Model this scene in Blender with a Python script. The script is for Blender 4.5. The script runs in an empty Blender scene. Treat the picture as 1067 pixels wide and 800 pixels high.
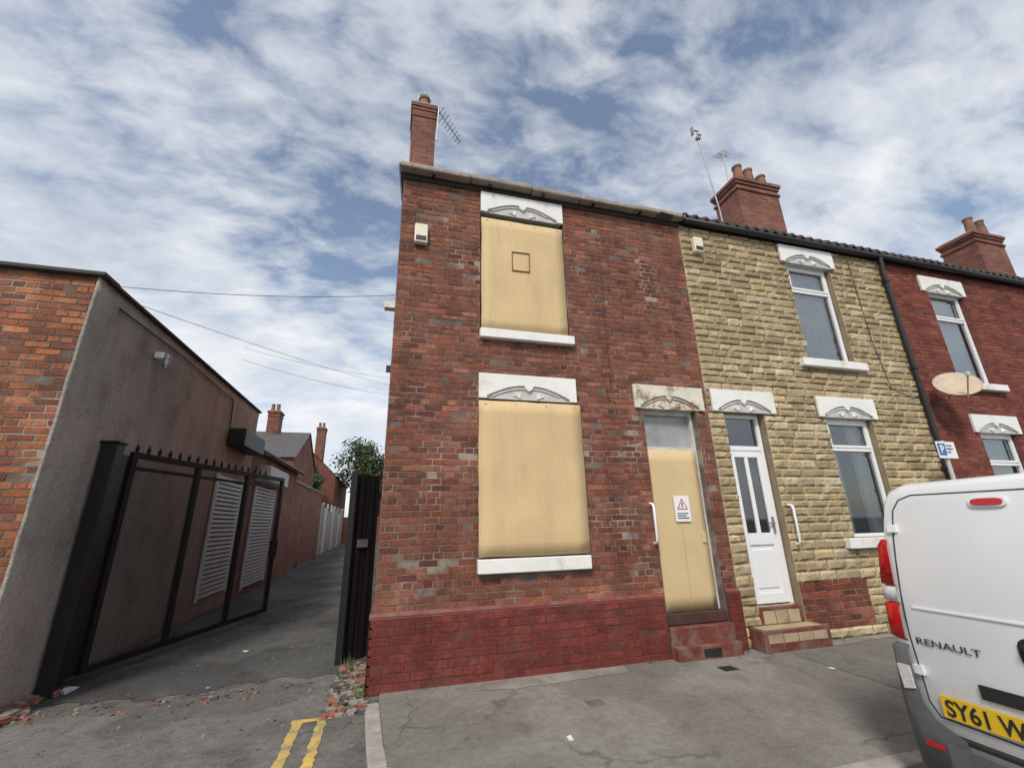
import bpy, math, random
from mathutils import Vector, Matrix
random.seed(7)
R=random.random
def U(a,b): return a+(b-a)*random.random()
sc=bpy.context.scene
# ------------------------------------------------------------------ materials
MATS={}
def newmat(name):
    m=bpy.data.materials.new(name); m.use_nodes=True
    nt=m.node_tree; b=nt.nodes['Principled BSDF']
    return m,nt,b
def N(nt,t,**k):
    n=nt.nodes.new(t)
    for a,v in k.items(): setattr(n,a,v)
    return n
def noise(nt,scale,detail=5,rough=.6,vec=None,dist=0):
    n=N(nt,'ShaderNodeTexNoise'); n.inputs['Scale'].default_value=scale
    n.inputs['Detail'].default_value=min(detail,5); n.inputs['Roughness'].default_value=rough
    n.inputs['Distortion'].default_value=dist
    if vec is None:
        g=N(nt,'ShaderNodeNewGeometry'); vec=g.outputs['Position']
    nt.links.new(vec,n.inputs['Vector']); return n.outputs['Fac']
def ramp(nt,fac,stops):
    r=N(nt,'ShaderNodeValToRGB'); cr=r.color_ramp
    while len(cr.elements)<len(stops): cr.elements.new(.5)
    for e,(p,c) in zip(cr.elements,stops):
        e.position=p; e.color=(*c,1) if len(c)==3 else c
    nt.links.new(fac,r.inputs['Fac']); return r.outputs['Color']
def mix(nt,a,b,fac,mode='MIX'):
    m=N(nt,'ShaderNodeMix',data_type='RGBA',blend_type=mode)
    for s,v in ((6,a),(7,b),(0,fac)):
        if hasattr(v,'links') or hasattr(v,'is_linked'): nt.links.new(v,m.inputs[s])
        elif s==0: m.inputs[0].default_value=v
        else: m.inputs[s].default_value=(*v,1)
    return m.outputs[2]
def math_(nt,op,a,b=None,c=None):
    m=N(nt,'ShaderNodeMath',operation=op)
    for i,v in enumerate((a,b,c)):
        if v is None: continue
        if hasattr(v,'is_linked'): nt.links.new(v,m.inputs[i])
        else: m.inputs[i].default_value=v
    return m.outputs[0]
def bump(nt,b,h,strength=.4,dist=.01):
    n=N(nt,'ShaderNodeBump'); n.inputs['Strength'].default_value=strength; n.inputs['Distance'].default_value=dist
    nt.links.new(h,n.inputs['Height']); nt.links.new(n.outputs['Normal'],b.inputs['Normal'])
def streak(nt,sx,sz,scale,lo,hi,dark):
    g=N(nt,'ShaderNodeNewGeometry'); mp=N(nt,'ShaderNodeMapping'); mp.inputs['Scale'].default_value=(sx,sx,sz); nt.links.new(g.outputs['Position'],mp.inputs[0])
    return ramp(nt,noise(nt,scale,5,.62,vec=mp.outputs[0]),[(lo,(1,1,1)),(hi,(dark,dark*.97,dark*.95))])
def plain(name,col,rough=.6,metal=0,var=.25,scale=6,bs=.15,dirt=None,dirtamt=(.55,.75),spec=.5):
    if name in MATS: return MATS[name]
    m,nt,b=newmat(name)
    dark=tuple(c*(1-var) for c in col); lite=tuple(min(1,c*(1+var*.5)) for c in col)
    c=ramp(nt,noise(nt,scale),[(.3,dark),(.7,lite)])
    if dirt:
        f=ramp(nt,noise(nt,scale*.5,8,.7),[(dirtamt[0],(0,0,0)),(dirtamt[1],(1,1,1))])
        c=mix(nt,c,dirt,f)
    nt.links.new(c,b.inputs['Base Color']); b.inputs['Roughness'].default_value=rough
    b.inputs['Metallic'].default_value=metal
    b.inputs['Specular IOR Level'].default_value=spec
    if bs: bump(nt,b,noise(nt,scale*12,3),bs,.004)
    MATS[name]=m; return m
def colmat(name,scale=1.3,rough=.9,bs=.6,lo=.45,hi=1.2,stain=None,pale=None,run=None):
    m,nt,b=newmat(name)
    a=N(nt,'ShaderNodeAttribute',attribute_name='Col')
    w=ramp(nt,noise(nt,scale,5,.65),[(.28,(lo,lo,lo)),(.70,(hi,hi,hi))])
    c=mix(nt,a.outputs['Color'],w,1.,'MULTIPLY')
    fine=ramp(nt,noise(nt,42,4,.75),[(.3,(.5,.5,.5)),(.7,(1.34,1.34,1.34))])
    c=mix(nt,c,fine,1.,'MULTIPLY')
    if stain:
        f=ramp(nt,noise(nt,2.1,5,.75),[(.52,(0,0,0)),(.68,(.62,.62,.62))])
        c=mix(nt,c,stain,f)
    if pale:
        f=ramp(nt,noise(nt,3.1,5,.8,dist=.3),[(.58,(0,0,0)),(.72,(.5,.5,.5))])
        c=mix(nt,c,pale,f)
    if run: c=mix(nt,c,streak(nt,2.2,.28,1.3,.44,.66,run),1.,'MULTIPLY')
    nt.links.new(c,b.inputs['Base Color']); b.inputs['Roughness'].default_value=rough
    b.inputs['Specular IOR Level'].default_value=.25
    bump(nt,b,noise(nt,60,4,.75),bs,.008)
    return m
def brickmat(name,c1,c2,mortar,row=.075,w=.225,ms=.012):
    m,nt,b=newmat(name)
    g=N(nt,'ShaderNodeNewGeometry'); s=N(nt,'ShaderNodeSeparateXYZ'); nt.links.new(g.outputs['Position'],s.inputs[0])
    xy=math_(nt,'ADD',s.outputs[0],s.outputs[1]); cb=N(nt,'ShaderNodeCombineXYZ')
    nt.links.new(xy,cb.inputs[0]); nt.links.new(s.outputs[2],cb.inputs[1])
    t=N(nt,'ShaderNodeTexBrick'); nt.links.new(cb.outputs[0],t.inputs['Vector'])
    t.inputs['Scale'].default_value=1; t.inputs['Brick Width'].default_value=w; t.inputs['Row Height'].default_value=row
    t.inputs['Mortar Size'].default_value=ms*.5; t.inputs['Mortar Smooth'].default_value=.2
    t.inputs['Color1'].default_value=(*c1,1); t.inputs['Color2'].default_value=(*c2,1); t.inputs['Mortar'].default_value=(*mortar,1)
    wv=ramp(nt,noise(nt,1.1,5,.65),[(.25,(.5,.5,.5)),(.75,(1.2,1.2,1.2))])
    c=mix(nt,t.outputs['Color'],wv,1.,'MULTIPLY')
    nt.links.new(c,b.inputs['Base Color']); b.inputs['Roughness'].default_value=.9
    h=math_(nt,'SUBTRACT',noise(nt,60,3),math_(nt,'MULTIPLY',t.outputs['Fac'],1.5)); bump(nt,b,h,.5,.008)
    return m
# ------------------------------------------------------------------ mesh helpers
def link(o,parent=None):
    sc.collection.objects.link(o)
    if parent: o.parent=parent
    return o
def group(name):
    e=bpy.data.objects.new(name,None); e.empty_display_size=.2; return link(e)
def mesh(name,v,f,mat,parent=None,cols=None,smooth=False,mi=None):
    me=bpy.data.meshes.new(name); me.from_pydata(v,[],f)
    for m in (mat if isinstance(mat,list) else [mat]): me.materials.append(m)
    if mi: me.polygons.foreach_set('material_index',mi)
    if cols:
        a=me.color_attributes.new('Col','FLOAT_COLOR','POINT')
        a.data.foreach_set('color',[x for c in cols for x in (*c,1)])
    if smooth: me.polygons.foreach_set('use_smooth',[True]*len(f))
    me.update(); o=bpy.data.objects.new(name,me); return link(o,parent)
BF=[(0,3,2,1),(4,5,6,7),(0,1,5,4),(1,2,6,5),(2,3,7,6),(3,0,4,7)]
def bv(x0,x1,y0,y1,z0,z1): return [(x0,y0,z0),(x1,y0,z0),(x1,y1,z0),(x0,y1,z0),(x0,y0,z1),(x1,y0,z1),(x1,y1,z1),(x0,y1,z1)]
def boxes(name,L,mat,parent=None,bevel=0,jit=0):
    v=[];f=[]
    for b in L:
        n=len(v); v+=[(x+U(-jit,jit),y+U(-jit,jit),z+U(-jit,jit)) for x,y,z in bv(*b)]; f+=[tuple(i+n for i in q) for q in BF]
    o=mesh(name,v,f,mat,parent)
    if bevel:
        m=o.modifiers.new('bev','BEVEL'); m.width=bevel; m.segments=2; m.limit_method='ANGLE'
    return o
def box(name,x0,x1,y0,y1,z0,z1,mat,parent=None,bevel=0): return boxes(name,[(x0,x1,y0,y1,z0,z1)],mat,parent,bevel)
def tube(name,pts,r,mat,parent=None,cyc=False):
    cu=bpy.data.curves.new(name,'CURVE'); cu.dimensions='3D'; s=cu.splines.new('POLY'); s.points.add(len(pts)-1)
    for p,q in zip(s.points,pts): p.co=(*q,1)
    s.use_cyclic_u=cyc; cu.bevel_depth=r; cu.bevel_resolution=3; cu.use_fill_caps=True; cu.materials.append(mat)
    return link(bpy.data.objects.new(name,cu),parent)
def text(name,s,size,loc,rotm,mat,parent,sx=1,ext=.001,bold=0):
    cu=bpy.data.curves.new(name,'FONT'); cu.body=s; cu.size=size; cu.extrude=ext; cu.offset=bold; cu.materials.append(mat)
    o=bpy.data.objects.new(name,cu); link(o,parent)
    o.matrix_world=Matrix.Translation(loc)@rotm.to_4x4()@Matrix.Diagonal((sx,1,1,1)); return o
FRONT=Matrix(((1,0,0),(0,0,-1),(0,1,0)))
REARX=Matrix(((0,0,-1),(-1,0,0),(0,1,0)))
def cells(u0,u1,z0,z1,holes):
    us=sorted({u0,u1,*[h[0] for h in holes],*[h[1] for h in holes]}); zs=sorted({z0,z1,*[h[2] for h in holes],*[h[3] for h in holes]})
    us=[u for u in us if u0<=u<=u1]; zs=[z for z in zs if z0<=z<=z1]; out=[]
    for a,b in zip(us,us[1:]):
        for c,d in zip(zs,zs[1:]):
            if not any(h[0]<=(a+b)/2<=h[1] and h[2]<=(c+d)/2<=h[3] for h in holes): out.append((a,b,c,d))
    return out
def bricks(name,u0,u1,z0,z1,holes,fn,mat,pal,parent,row=.0745,L=.222,m=.010,base=.003,jit=.004,bond=4,var=(.80,1.16),spall=.05):
    v=[];f=[];cols=[]
    k=0;z=z0
    while z<z1-.01:
        h=min(row,z1-z); head=(k%bond==bond-1)
        step=L/2 if head else L
        u=u0-(step*.5 if k%2 else 0)+(U(-.02,0) if bond>1 else 0)
        zc=z+h/2
        hs=sorted([(a,b) for a,b,c,d in holes if c-.02<zc<d+.02])
        wav=lambda uu:.003*math.sin(uu*1.7+k*.6)
        while u<u1:
            s=[(max(u,u0),min(u+step,u1))]
            for a,b in hs:
                t=[]
                for p,q in s:
                    if q<=a or p>=b: t.append((p,q))
                    else:
                        if p<a: t.append((p,a))
                        if q>b: t.append((b,q))
                s=t
            for p,q in s:
                if q-p<.025: continue
                e=base+U(0,jit); w=.003; sp=R()<spall
                if sp: e=U(-.004,.001)
                p2=p+m/2+U(-w,w);q2=q-m/2+U(-w,w);za=z+m/2+U(-w,w)+wav(p);zb=z+h-m/2+U(-w,w)+wav(p)
                tl=U(-w,w)
                n=len(v)
                for (uu,zz) in ((p2,za),(q2,za+tl),(q2,zb+tl),(p2,zb)):
                    v.append(fn(uu,zz,-.006)); 
                i=.0035
                for (uu,zz) in ((p2+i+U(0,.003),za+i),(q2-i,za+i+tl+U(0,.003)),(q2-i-U(0,.003),zb-i+tl),(p2+i,zb-i-U(0,.003))):
                    v.append(fn(uu,zz,e+U(-.0015,.0015)))
                for q4 in ((4,5,6,7),(0,1,5,4),(1,2,6,5),(2,3,7,6),(3,0,4,7)): f.append(tuple(n+x for x in q4))
                c=random.choice(pal); g=U(*var)*(.78 if sp else 1)
                cols+= [tuple(x*g for x in c)]*8
            u+=step
        z+=row;k+=1
    return mesh(name,v,f,mat,parent,cols)
def stones(name,u0,u1,z0,z1,holes,fn,mat,pal,parent):
    v=[];f=[];cols=[];z=z0
    while z<z1-.02:
        h=random.choice((.095,.11,.12,.13,.14)); h=min(h,z1-z); zc=z+h/2
        if z1-(z+h)<.05: h=z1-z
        hs=sorted([(a,b) for a,b,c,d in holes if c-.03<zc<d+.03])
        u=u0
        while u<u1:
            st=U(.16,.44); s=[(u,min(u+st,u1))]; 
            for a,b in hs:
                t=[]
                for p,q in s:
                    if q<=a or p>=b: t.append((p,q))
                    else:
                        if p<a: t.append((p,a))
                        if q>b: t.append((b,q))
                s=t
            for p,q in s:
                if q-p<.03: continue
                g=.004; n=len(v); nx=5; nz=4
                c=random.choice(pal); k=U(.8,1.15); c=tuple(x*k for x in c)
                top=U(.018,.034)
                tilt=U(-.012,.012)
                for j in range(nz):
                    for i in range(nx):
                        fu=(0,.12,.5,.88,1)[i]; fz=(0,.2,.75,1)[j]
                        edge=(i in(0,nx-1)) or (j in (0,nz-1))
                        d=.002 if edge else top+U(-.008,.008)+tilt*(fu-.5)*2+(.006 if j==2 else 0)
                        v.append(fn(p+g+(q-p-2*g)*fu+U(-.004,.004),z+g+(h-2*g)*fz+U(-.004,.004),d)); cols.append(c)
                for j in range(nz-1):
                    for i in range(nx-1):
                        a=n+j*nx+i; f.append((a,a+1,a+nx+1,a+nx))
            u+=st
        z+=h
    return mesh(name,v,f,mat,parent,cols)
fnF=lambda off: (lambda u,z,d:(u,off-d,z))
fnX=lambda off: (lambda u,z,d:(off-d,u,z))
# ------------------------------------------------------------------ material instances
M_brick=colmat('red_brick_weathered',scale=.9,lo=.66,hi=1.15,stain=(.115,.072,.055),pale=(.36,.25,.19),run=.66)
M_brick3=colmat('red_brick_dark',lo=.6,hi=1.15,stain=(.07,.04,.035))
M_paint=colmat('painted_plinth_brick',scale=3,lo=.6,hi=1.12,rough=.75,stain=(.12,.06,.05),pale=(.27,.13,.11),run=.7)
M_left=colmat('orange_brick',lo=.65,hi=1.2,stain=(.12,.06,.045),run=.75)
M_stone=colmat('cladding_stone',scale=2,lo=.72,hi=1.12,bs=.8,stain=(.24,.185,.115))
M_mortar=plain('mortar',(.17,.13,.105),.95,var=.5,scale=2.2,bs=.5,dirt=(.30,.26,.21),dirtamt=(.52,.62))
M_mortarP=plain('mortar_painted',(.12,.036,.031),.8,var=.4,scale=9)
M_mortarS=plain('mortar_stone',(.26,.205,.13),.95,var=.3)
M_bsh=brickmat('brick_shader',(.30,.10,.06),(.18,.065,.045),(.20,.165,.135))
M_bsh3=brickmat('brick_shader_dark',(.24,.07,.045),(.15,.045,.035),(.11,.085,.07))
M_chim=brickmat('chimney_brick',(.30,.09,.055),(.15,.048,.034),(.20,.16,.13),ms=.018)
M_white=plain('white_painted_stone',(.78,.78,.75),.6,var=.10,scale=4,bs=.25,dirt=(.40,.37,.31),dirtamt=(.56,.78))
M_grey=plain('grey_painted_recess',(.55,.55,.53),.7,var=.25,scale=7,dirt=(.26,.23,.19))
M_flake=plain('flaking_paint',(.70,.66,.57),.7,var=.2,scale=6,bs=.4,dirt=(.28,.19,.12),dirtamt=(.5,.6))
M_upvc=plain('upvc',(.8,.81,.82),.3,var=.04,scale=2,bs=0)
M_black=plain('black_paint',(.012,.012,.014),.5,var=.3,scale=8,bs=.1,spec=.35)
M_blackp=plain('black_plastic',(.02,.02,.021),.5,var=.2,bs=0)
M_slate=plain('slate',(.09,.085,.085),.7,var=.3,scale=5)
M_pan=plain('pantile',(.045,.035,.032),.75,var=.4,scale=4)
M_gutter=plain('weathered_gutter',(.34,.30,.25),.85,var=.4,scale=6,bs=.4,dirt=(.12,.10,.08))
M_terra=plain('terracotta',(.27,.13,.08),.8,var=.3,scale=8,dirt=(.10,.07,.055),dirtamt=(.45,.65))
M_redtile=plain('red_step_paint',(.17,.045,.035),.55,var=.35,scale=7,dirt=(.17,.125,.10),dirtamt=(.46,.64))
M_capred=plain('plinth_cap_red',(.20,.05,.038),.75,var=.3,scale=7,dirt=(.16,.11,.09),dirtamt=(.48,.66))
M_ytile=plain('buff_tile',(.46,.37,.23),.5,var=.25,scale=7,dirt=(.24,.18,.12),dirtamt=(.5,.66))
M_curtain=plain('curtain',(.62,.66,.68),.9,var=.15,scale=5,bs=0)
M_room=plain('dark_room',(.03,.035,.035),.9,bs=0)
M_metal=plain('galvanised',(.35,.35,.36),.45,metal=.7,var=.2,bs=0)
M_dish=plain('weathered_dish',(.52,.42,.31),.6,var=.2,scale=9,dirt=(.28,.18,.10),dirtamt=(.5,.7))
M_cream=plain('alarm_plastic',(.72,.68,.56),.4,var=.08,bs=0)
def boardmat(name,col,pit,pscale):
    m,nt,b=newmat(name)
    g=N(nt,'ShaderNodeNewGeometry'); s=N(nt,'ShaderNodeSeparateXYZ'); nt.links.new(g.outputs['Position'],s.inputs[0])
    cb=N(nt,'ShaderNodeCombineXYZ'); nt.links.new(s.outputs[0],cb.inputs[0]); nt.links.new(s.outputs[2],cb.inputs[1])
    vo=N(nt,'ShaderNodeTexVoronoi',voronoi_dimensions='2D'); vo.inputs['Scale'].default_value=pscale; vo.inputs['Randomness'].default_value=0.0
    nt.links.new(cb.outputs[0],vo.inputs['Vector'])
    dots=ramp(nt,vo.outputs['Distance'],[(.16,(.0,.0,.0)),(.30,(1,1,1))])
    base=ramp(nt,noise(nt,1.6,5,.6),[(.25,tuple(c*.86 for c in col)),(.75,tuple(c*1.06 for c in col))])
    c=mix(nt,base,mix(nt,base,(pit,pit*.96,pit*.9),1.,'MULTIPLY'),math_(nt,'SUBTRACT',1.,dots))
    mp=N(nt,'ShaderNodeMapping'); mp.inputs['Scale'].default_value=(4,4,.5); nt.links.new(g.outputs['Position'],mp.inputs[0])
    st=ramp(nt,noise(nt,1.5,5,.7,vec=mp.outputs[0]),[(.5,(0,0,0)),(.75,(.4,.4,.4))]); c=mix(nt,c,(.40,.30,.18),st)
    nt.links.new(c,b.inputs['Base Color']); b.inputs['Roughness'].default_value=.6
    b.inputs['Specular IOR Level'].default_value=.3
    bump(nt,b,dots,.25,.003)
    return m
M_board=boardmat('perforated_board',(.66,.49,.27),.74,32)
M_board2=plain('plain_board',(.62,.47,.26),.6,var=.08,scale=2,bs=.1,dirt=(.42,.31,.18),dirtamt=(.56,.8))
def glassmat():
    m,nt,b=newmat('window_glass'); out=nt.nodes['Material Output']
    gl=N(nt,'ShaderNodeBsdfGlossy'); gl.inputs['Roughness'].default_value=.03; gl.inputs['Color'].default_value=(.9,.95,1,1)
    tr=N(nt,'ShaderNodeBsdfTransparent'); tr.inputs['Color'].default_value=(.75,.8,.8,1)
    lw=N(nt,'ShaderNodeFresnel'); lw.inputs['IOR'].default_value=1.55
    f=math_(nt,'MULTIPLY_ADD',lw.outputs[0],1.4,.10)
    mx=N(nt,'ShaderNodeMixShader'); nt.links.new(f,mx.inputs[0]); nt.links.new(tr.outputs[0],mx.inputs[1]); nt.links.new(gl.outputs[0],mx.inputs[2])
    nt.links.new(mx.outputs[0],out.inputs['Surface']); return m
M_glass=glassmat()
def asphalt(name,c0,c1,crack=None,cs=.9,patch=None,stainc=(.6,.58,.55)):
    m,nt,b=newmat(name)
    c=ramp(nt,noise(nt,.8,5,.6),[(.3,c0),(.7,c1)])
    sp=ramp(nt,noise(nt,120,3,.8),[(.35,(.58,.58,.58)),(.68,(1.5,1.5,1.46))]); c=mix(nt,c,sp,1.,'MULTIPLY')
    mid=ramp(nt,noise(nt,14,5,.75),[(.36,(.84,.84,.83)),(.66,(1.14,1.14,1.14))]); c=mix(nt,c,mid,1.,'MULTIPLY')
    if patch:
        f=ramp(nt,noise(nt,.55,4,.5,dist=.4),[(.50,(0,0,0)),(.55,(1,1,1))]); c=mix(nt,c,mix(nt,c,patch,1.,'MULTIPLY'),f)
    st=ramp(nt,noise(nt,3,5,.75),[(.50,(1,1,1)),(.74,stainc)]); c=mix(nt,c,st,1.,'MULTIPLY')
    v2=N(nt,'ShaderNodeTexVoronoi'); v2.inputs['Scale'].default_value=3.7; g0=N(nt,'ShaderNodeNewGeometry'); nt.links.new(g0.outputs['Position'],v2.inputs['Vector'])
    gm=ramp(nt,v2.outputs['Distance'],[(.05,(.6,.6,.6)),(.075,(1,1,1))]); c=mix(nt,c,gm,.8,'MULTIPLY')
    if crack:
        g=N(nt,'ShaderNodeNewGeometry'); nz=N(nt,'ShaderNodeTexNoise'); nz.inputs['Scale'].default_value=3; nt.links.new(g.outputs['Position'],nz.inputs['Vector'])
        ad=N(nt,'ShaderNodeVectorMath',operation='MULTIPLY_ADD'); nt.links.new(nz.outputs['Color'],ad.inputs[0]); ad.inputs[1].default_value=(.5,.5,.5); nt.links.new(g.outputs['Position'],ad.inputs[2])
        vo=N(nt,'ShaderNodeTexVoronoi',feature='DISTANCE_TO_EDGE'); vo.inputs['Scale'].default_value=cs; nt.links.new(ad.outputs[0],vo.inputs['Vector'])
        k=ramp(nt,vo.outputs['Distance'],[(.002,(.4,.38,.35)),(.008,(1,1,1))])
        on=ramp(nt,noise(nt,.7,3),[(.46,(0,0,0)),(.56,(crack,crack,crack))]); c=mix(nt,c,mix(nt,c,k,1.,'MULTIPLY'),on)
    nt.links.new(c,b.inputs['Base Color']); b.inputs['Roughness'].default_value=.9; b.inputs['Specular IOR Level'].default_value=.3
    bump(nt,b,noise(nt,100,4,.7),.8,.008); return m
M_road=asphalt('road_asphalt',(.10,.10,.10),(.14,.14,.135))
M_pave=asphalt('pavement_asphalt',(.195,.185,.172),(.245,.235,.218),crack=.55,cs=.35,patch=(.84,.83,.82),stainc=(.72,.70,.67))
M_alley=asphalt('alley_asphalt',(.075,.075,.075),(.13,.128,.122),crack=.8,cs=.9,patch=(.68,.68,.69))
M_apron=asphalt('apron_asphalt',(.14,.134,.125),(.20,.19,.176),crack=.8,cs=.8,patch=(.74,.73,.72))
M_kerb=plain('kerb_concrete',(.34,.32,.285),.9,var=.3,scale=7,bs=.5,dirt=(.17,.16,.14))
M_patch=plain('concrete_patch',(.31,.28,.24),.9,var=.35,scale=5,bs=.5,dirt=(.17,.155,.13),dirtamt=(.45,.62))
M_trench=asphalt('trench_asphalt',(.13,.127,.12),(.17,.165,.155))
M_yellow=plain('yellow_line',(.60,.42,.11),.8,var=.3,scale=14,dirt=(.20,.18,.14),dirtamt=(.46,.62))
# ------------------------------------------------------------------ ground
mesh('ground',[(-300,-300,-.17),(300,-300,-.17),(300,300,-.17),(-300,300,-.17)],[(0,1,2,3)],plain('ground_tarmac',(.09,.088,.08),.95))
mesh('road',[(-60,-9.5,-.135),(60,-9.5,-.135),(60,-2.3,-.135),(-60,-2.3,-.135)],[(0,1,2,3)],M_road)
v=[];f=[]
ys=[-2.6,-1.9,-1.2,-.5,.1,.9,1.4]; zs=[-.131,-.09,-.02,-.02,-.02,-.022,-.03]; xs=[-9,-6,-3.4,-1.5,.2]
for y,z in zip(ys,zs):
    for x in xs: v.append((x,y,z))
for j in range(len(ys)-1):
    for i in range(4):
        a=j*5+i; f.append((a,a+1,a+6,a+5))
mesh('alley_apron',v,f,M_apron)
v=[];f=[];nx=90;ny=60
rr=random.Random(4); edge=[.50+.09*math.sin(i*.21)+.05*math.sin(i*.73+1)+rr.uniform(-.035,.035)+.004*i for i in range(nx)]
for j in range(ny):
    for i in range(nx):
        x=-5+5.2*i/(nx-1); t=(j/(ny-1)); y=edge[i]*(1-t)**3+.5*(1-(1-t)**3)+t**1.5*60
        v.append((x,y,-.0135+(-.0035 if j==0 else U(-.003,.003))))
for j in range(ny-1):
    for i in range(nx-1):
        a=j*nx+i; f.append((a,a+1,a+nx+1,a+nx))
mesh('alley_path',v,f,M_alley,smooth=True)
arc=[]
x0k,yk,rk=.04,-2.55,1.3
arc.append((x0k-.06,-.3))
for i in range(13):
    a=math.pi+ (math.pi/2)*i/12
    arc.append((x0k+rk+rk*math.cos(a),yk+rk+rk*math.sin(a)))
arc.append((40,yk))
def inset(pl,d):
    o=[]
    for i,p in enumerate(pl):
        a=Vector(pl[max(i-1,0)]);b=Vector(pl[min(i+1,len(pl)-1)]);t=(b-a).normalized(); n=Vector((-t.y,t.x)); o.append((p[0]+n.x*d,p[1]+n.y*d))
    return o
inn=inset(arc,.13)
pv=[(x,y,0.0) for x,y in inn]+[(40,.05,0.0),(inn[0][0],.05,0.0)]
mesh('pavement',pv,[tuple(range(len(pv)))],M_pave)
kv=[];kf=[]
def along(pl,s):
    for a,b in zip(pl,pl[1:]):
        L=(Vector(b)-Vector(a)).length
        if s<=L: return tuple(Vector(a).lerp(Vector(b),s/L))
        s-=L
    return pl[-1]
tot=sum((Vector(b)-Vector(a)).length for a,b in zip(arc,arc[1:]))
lo=sum((Vector(b)-Vector(a)).length for a,b in zip(inn,inn[1:]))
s=0
while s<14:
    L=.3 if s<3.3 else .9
    e=min(s+L-.008,tot)
    a=along(arc,s);b=along(arc,e);c=along(inn,e*lo/tot if s<3.3 else e-(tot-lo));d=along(inn,s*lo/tot if s<3.3 else s-(tot-lo))
    z=U(.002,.008); n=len(kv)
    kv+=[(*a,-.16),(*b,-.16),(*c,-.16),(*d,-.16),(*a,z),(*b,z),(*c,z),(*d,z)]; kf+=[tuple(n+i for i in q) for q in BF]
    s+=L
ko=mesh('kerb',kv,kf,M_kerb); mm=ko.modifiers.new('b','BEVEL'); mm.width=.012; mm.segments=2
box('kerb_far',14.2,40,yk,yk+.13,-.16,.005,M_kerb,ko)
mesh('pavement',[(-40,-2.4,.0),(-3.9,-2.4,.0),(-3.9,.2,.0),(-40,.2,.0)],[(0,1,2,3)],M_pave)
def blob(name,pts,z,mat,j=.012):
    P=[]
    for a,b in zip(pts,pts[1:]+pts[:1]):
        for t in range(8): P.append((a[0]+(b[0]-a[0])*t/8+U(-j,j),a[1]+(b[1]-a[1])*t/8+U(-j,j),z))
    return mesh(name,P,[tuple(range(len(P)))],mat)
blob('pavement_patch',[(1.0,-.30),(1.5,-.38),(2.2,-.33),(2.75,-.30),(2.8,-.10),(2.3,-.08),(1.6,-.08),(1.05,-.09)],.004,M_patch)
blob('pavement_patch',[(5.75,-.25),(6.6,-.2),(7.8,-.22),(7.8,-.07),(6.5,-.07),(5.75,-.08)],.004,M_patch)
blob('pavement_patch',[(4.9,-2.35),(5.6,-2.35),(5.55,-.35),(4.95,-.33)],.004,M_trench,.006)
# stop-tap cover
box('stop_tap_cover',1.95,2.11,-1.02,-.88,.0,.006,M_metal)
box('stop_tap_cover',3.75,3.93,-.62,-.48,.0,.006,M_blackp)
yl=group('double_yellow_lines')
def ramp_z(y): 
    P=list(zip(ys,zs))
    for (a,za),(b,zb) in zip(P,P[1:]):
        if a<=y<=b: return za+(zb-za)*(y-a)/(b-a)
    return zs[0]
for i,xx in enumerate((-.56,-.36)):
    v=[];f=[]
    yy=[-2.6+.03*k for k in range(72)]
    for y in yy:
        w=.038
        v+=[(xx-w+U(-.009,.009),y,ramp_z(y)+.005),(xx+w+U(-.009,.009),y,ramp_z(y)+.005)]
    for k in range(len(yy)-1): f.append((2*k,2*k+1,2*k+3,2*k+2))
    mesh('line_%d'%i,v,f,M_yellow,yl)
mesh('end_bar',[(-.62,-.49,-.013),(-.45,-.495,-.013),(-.28,-.485,-.013),(-.24,-.42,-.013),(-.43,-.425,-.013),(-.61,-.41,-.013)],[(0,1,2,3,4,5)],M_yellow,yl)
# ------------------------------------------------------------------ end-terrace house
H=group('brick_house')
RED=[(.29,.10,.06),(.25,.085,.052),(.32,.112,.067),(.215,.075,.05),(.25,.095,.066),(.175,.066,.05),(.28,.09,.055),(.35,.14,.09),(.27,.115,.08)]
PNT=[(.225,.047,.038),(.205,.043,.035),(.245,.052,.042),(.19,.043,.036)]
W1=(1.13,2.44,4.10,6.39); W2=(1.13,2.46,1.05,3.47); D1=(3.50,4.38,0.0,3.47)
hol=[W1,W2,D1]
boxes('wall_front',[(a,b,.0,.28,c,d) for a,b,c,d in cells(0,4.6,-.15,6.46,hol)],M_mortar,H)
bricks('wall_front_bricks',0,4.6,.70,6.46,[(1.13,2.44,4.0,6.39),(1.13,2.46,1.05,3.47),(3.50,4.38,0,3.47),(3.37,4.51,3.11,3.47)],fnF(0),M_brick,RED,H)
gv=[(0,.28,-.15),(0,6.4,-.15),(0,6.4,6.46),(0,3.2,8.7),(0,.28,6.6),(.25,.28,-.15),(.25,6.4,-.15),(.25,6.4,6.46),(.25,3.2,8.7),(.25,.28,6.6)]
mesh('wall_gable',gv,[(0,1,2,3,4),(9,8,7,6,5)],M_bsh,H)
bricks('gable_quoin_bricks',.0,.28,-.1,6.46,[],fnX(0),M_brick,RED,H)
box('wall_rear',0.25,4.6,6.15,6.4,-.15,6.46,M_bsh,H)
boxes('plinth_core',[(-.035,3.46,-.05,-.002,-.12,.68),(4.40,4.60,-.05,-.002,-.12,.68)],M_mortarP,H)
bricks('plinth_bricks',-.035,3.46,-.10,.665,[],fnF(-.05),M_paint,PNT,H,row=.085,var=(.88,1.1),spall=.08)
bricks('plinth_pier_bricks',4.40,4.60,-.10,.665,[],fnF(-.05),M_paint,PNT,H,row=.085,var=(.9,1.1))
mesh('plinth_cap',[(-.04,-.056,.66),(3.465,-.056,.66),(3.465,-.002,.715),(-.04,-.002,.715)],[(0,1,2,3)],M_capred,H)
mesh('plinth_cap_pier',[(4.395,-.056,.66),(4.605,-.056,.66),(4.605,-.002,.715),(4.395,-.002,.715)],[(0,1,2,3)],M_capred,H)
box('plinth_side',-.037,-.001,-.05,2.5,-.12,.665,M_capred,H)
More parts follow.
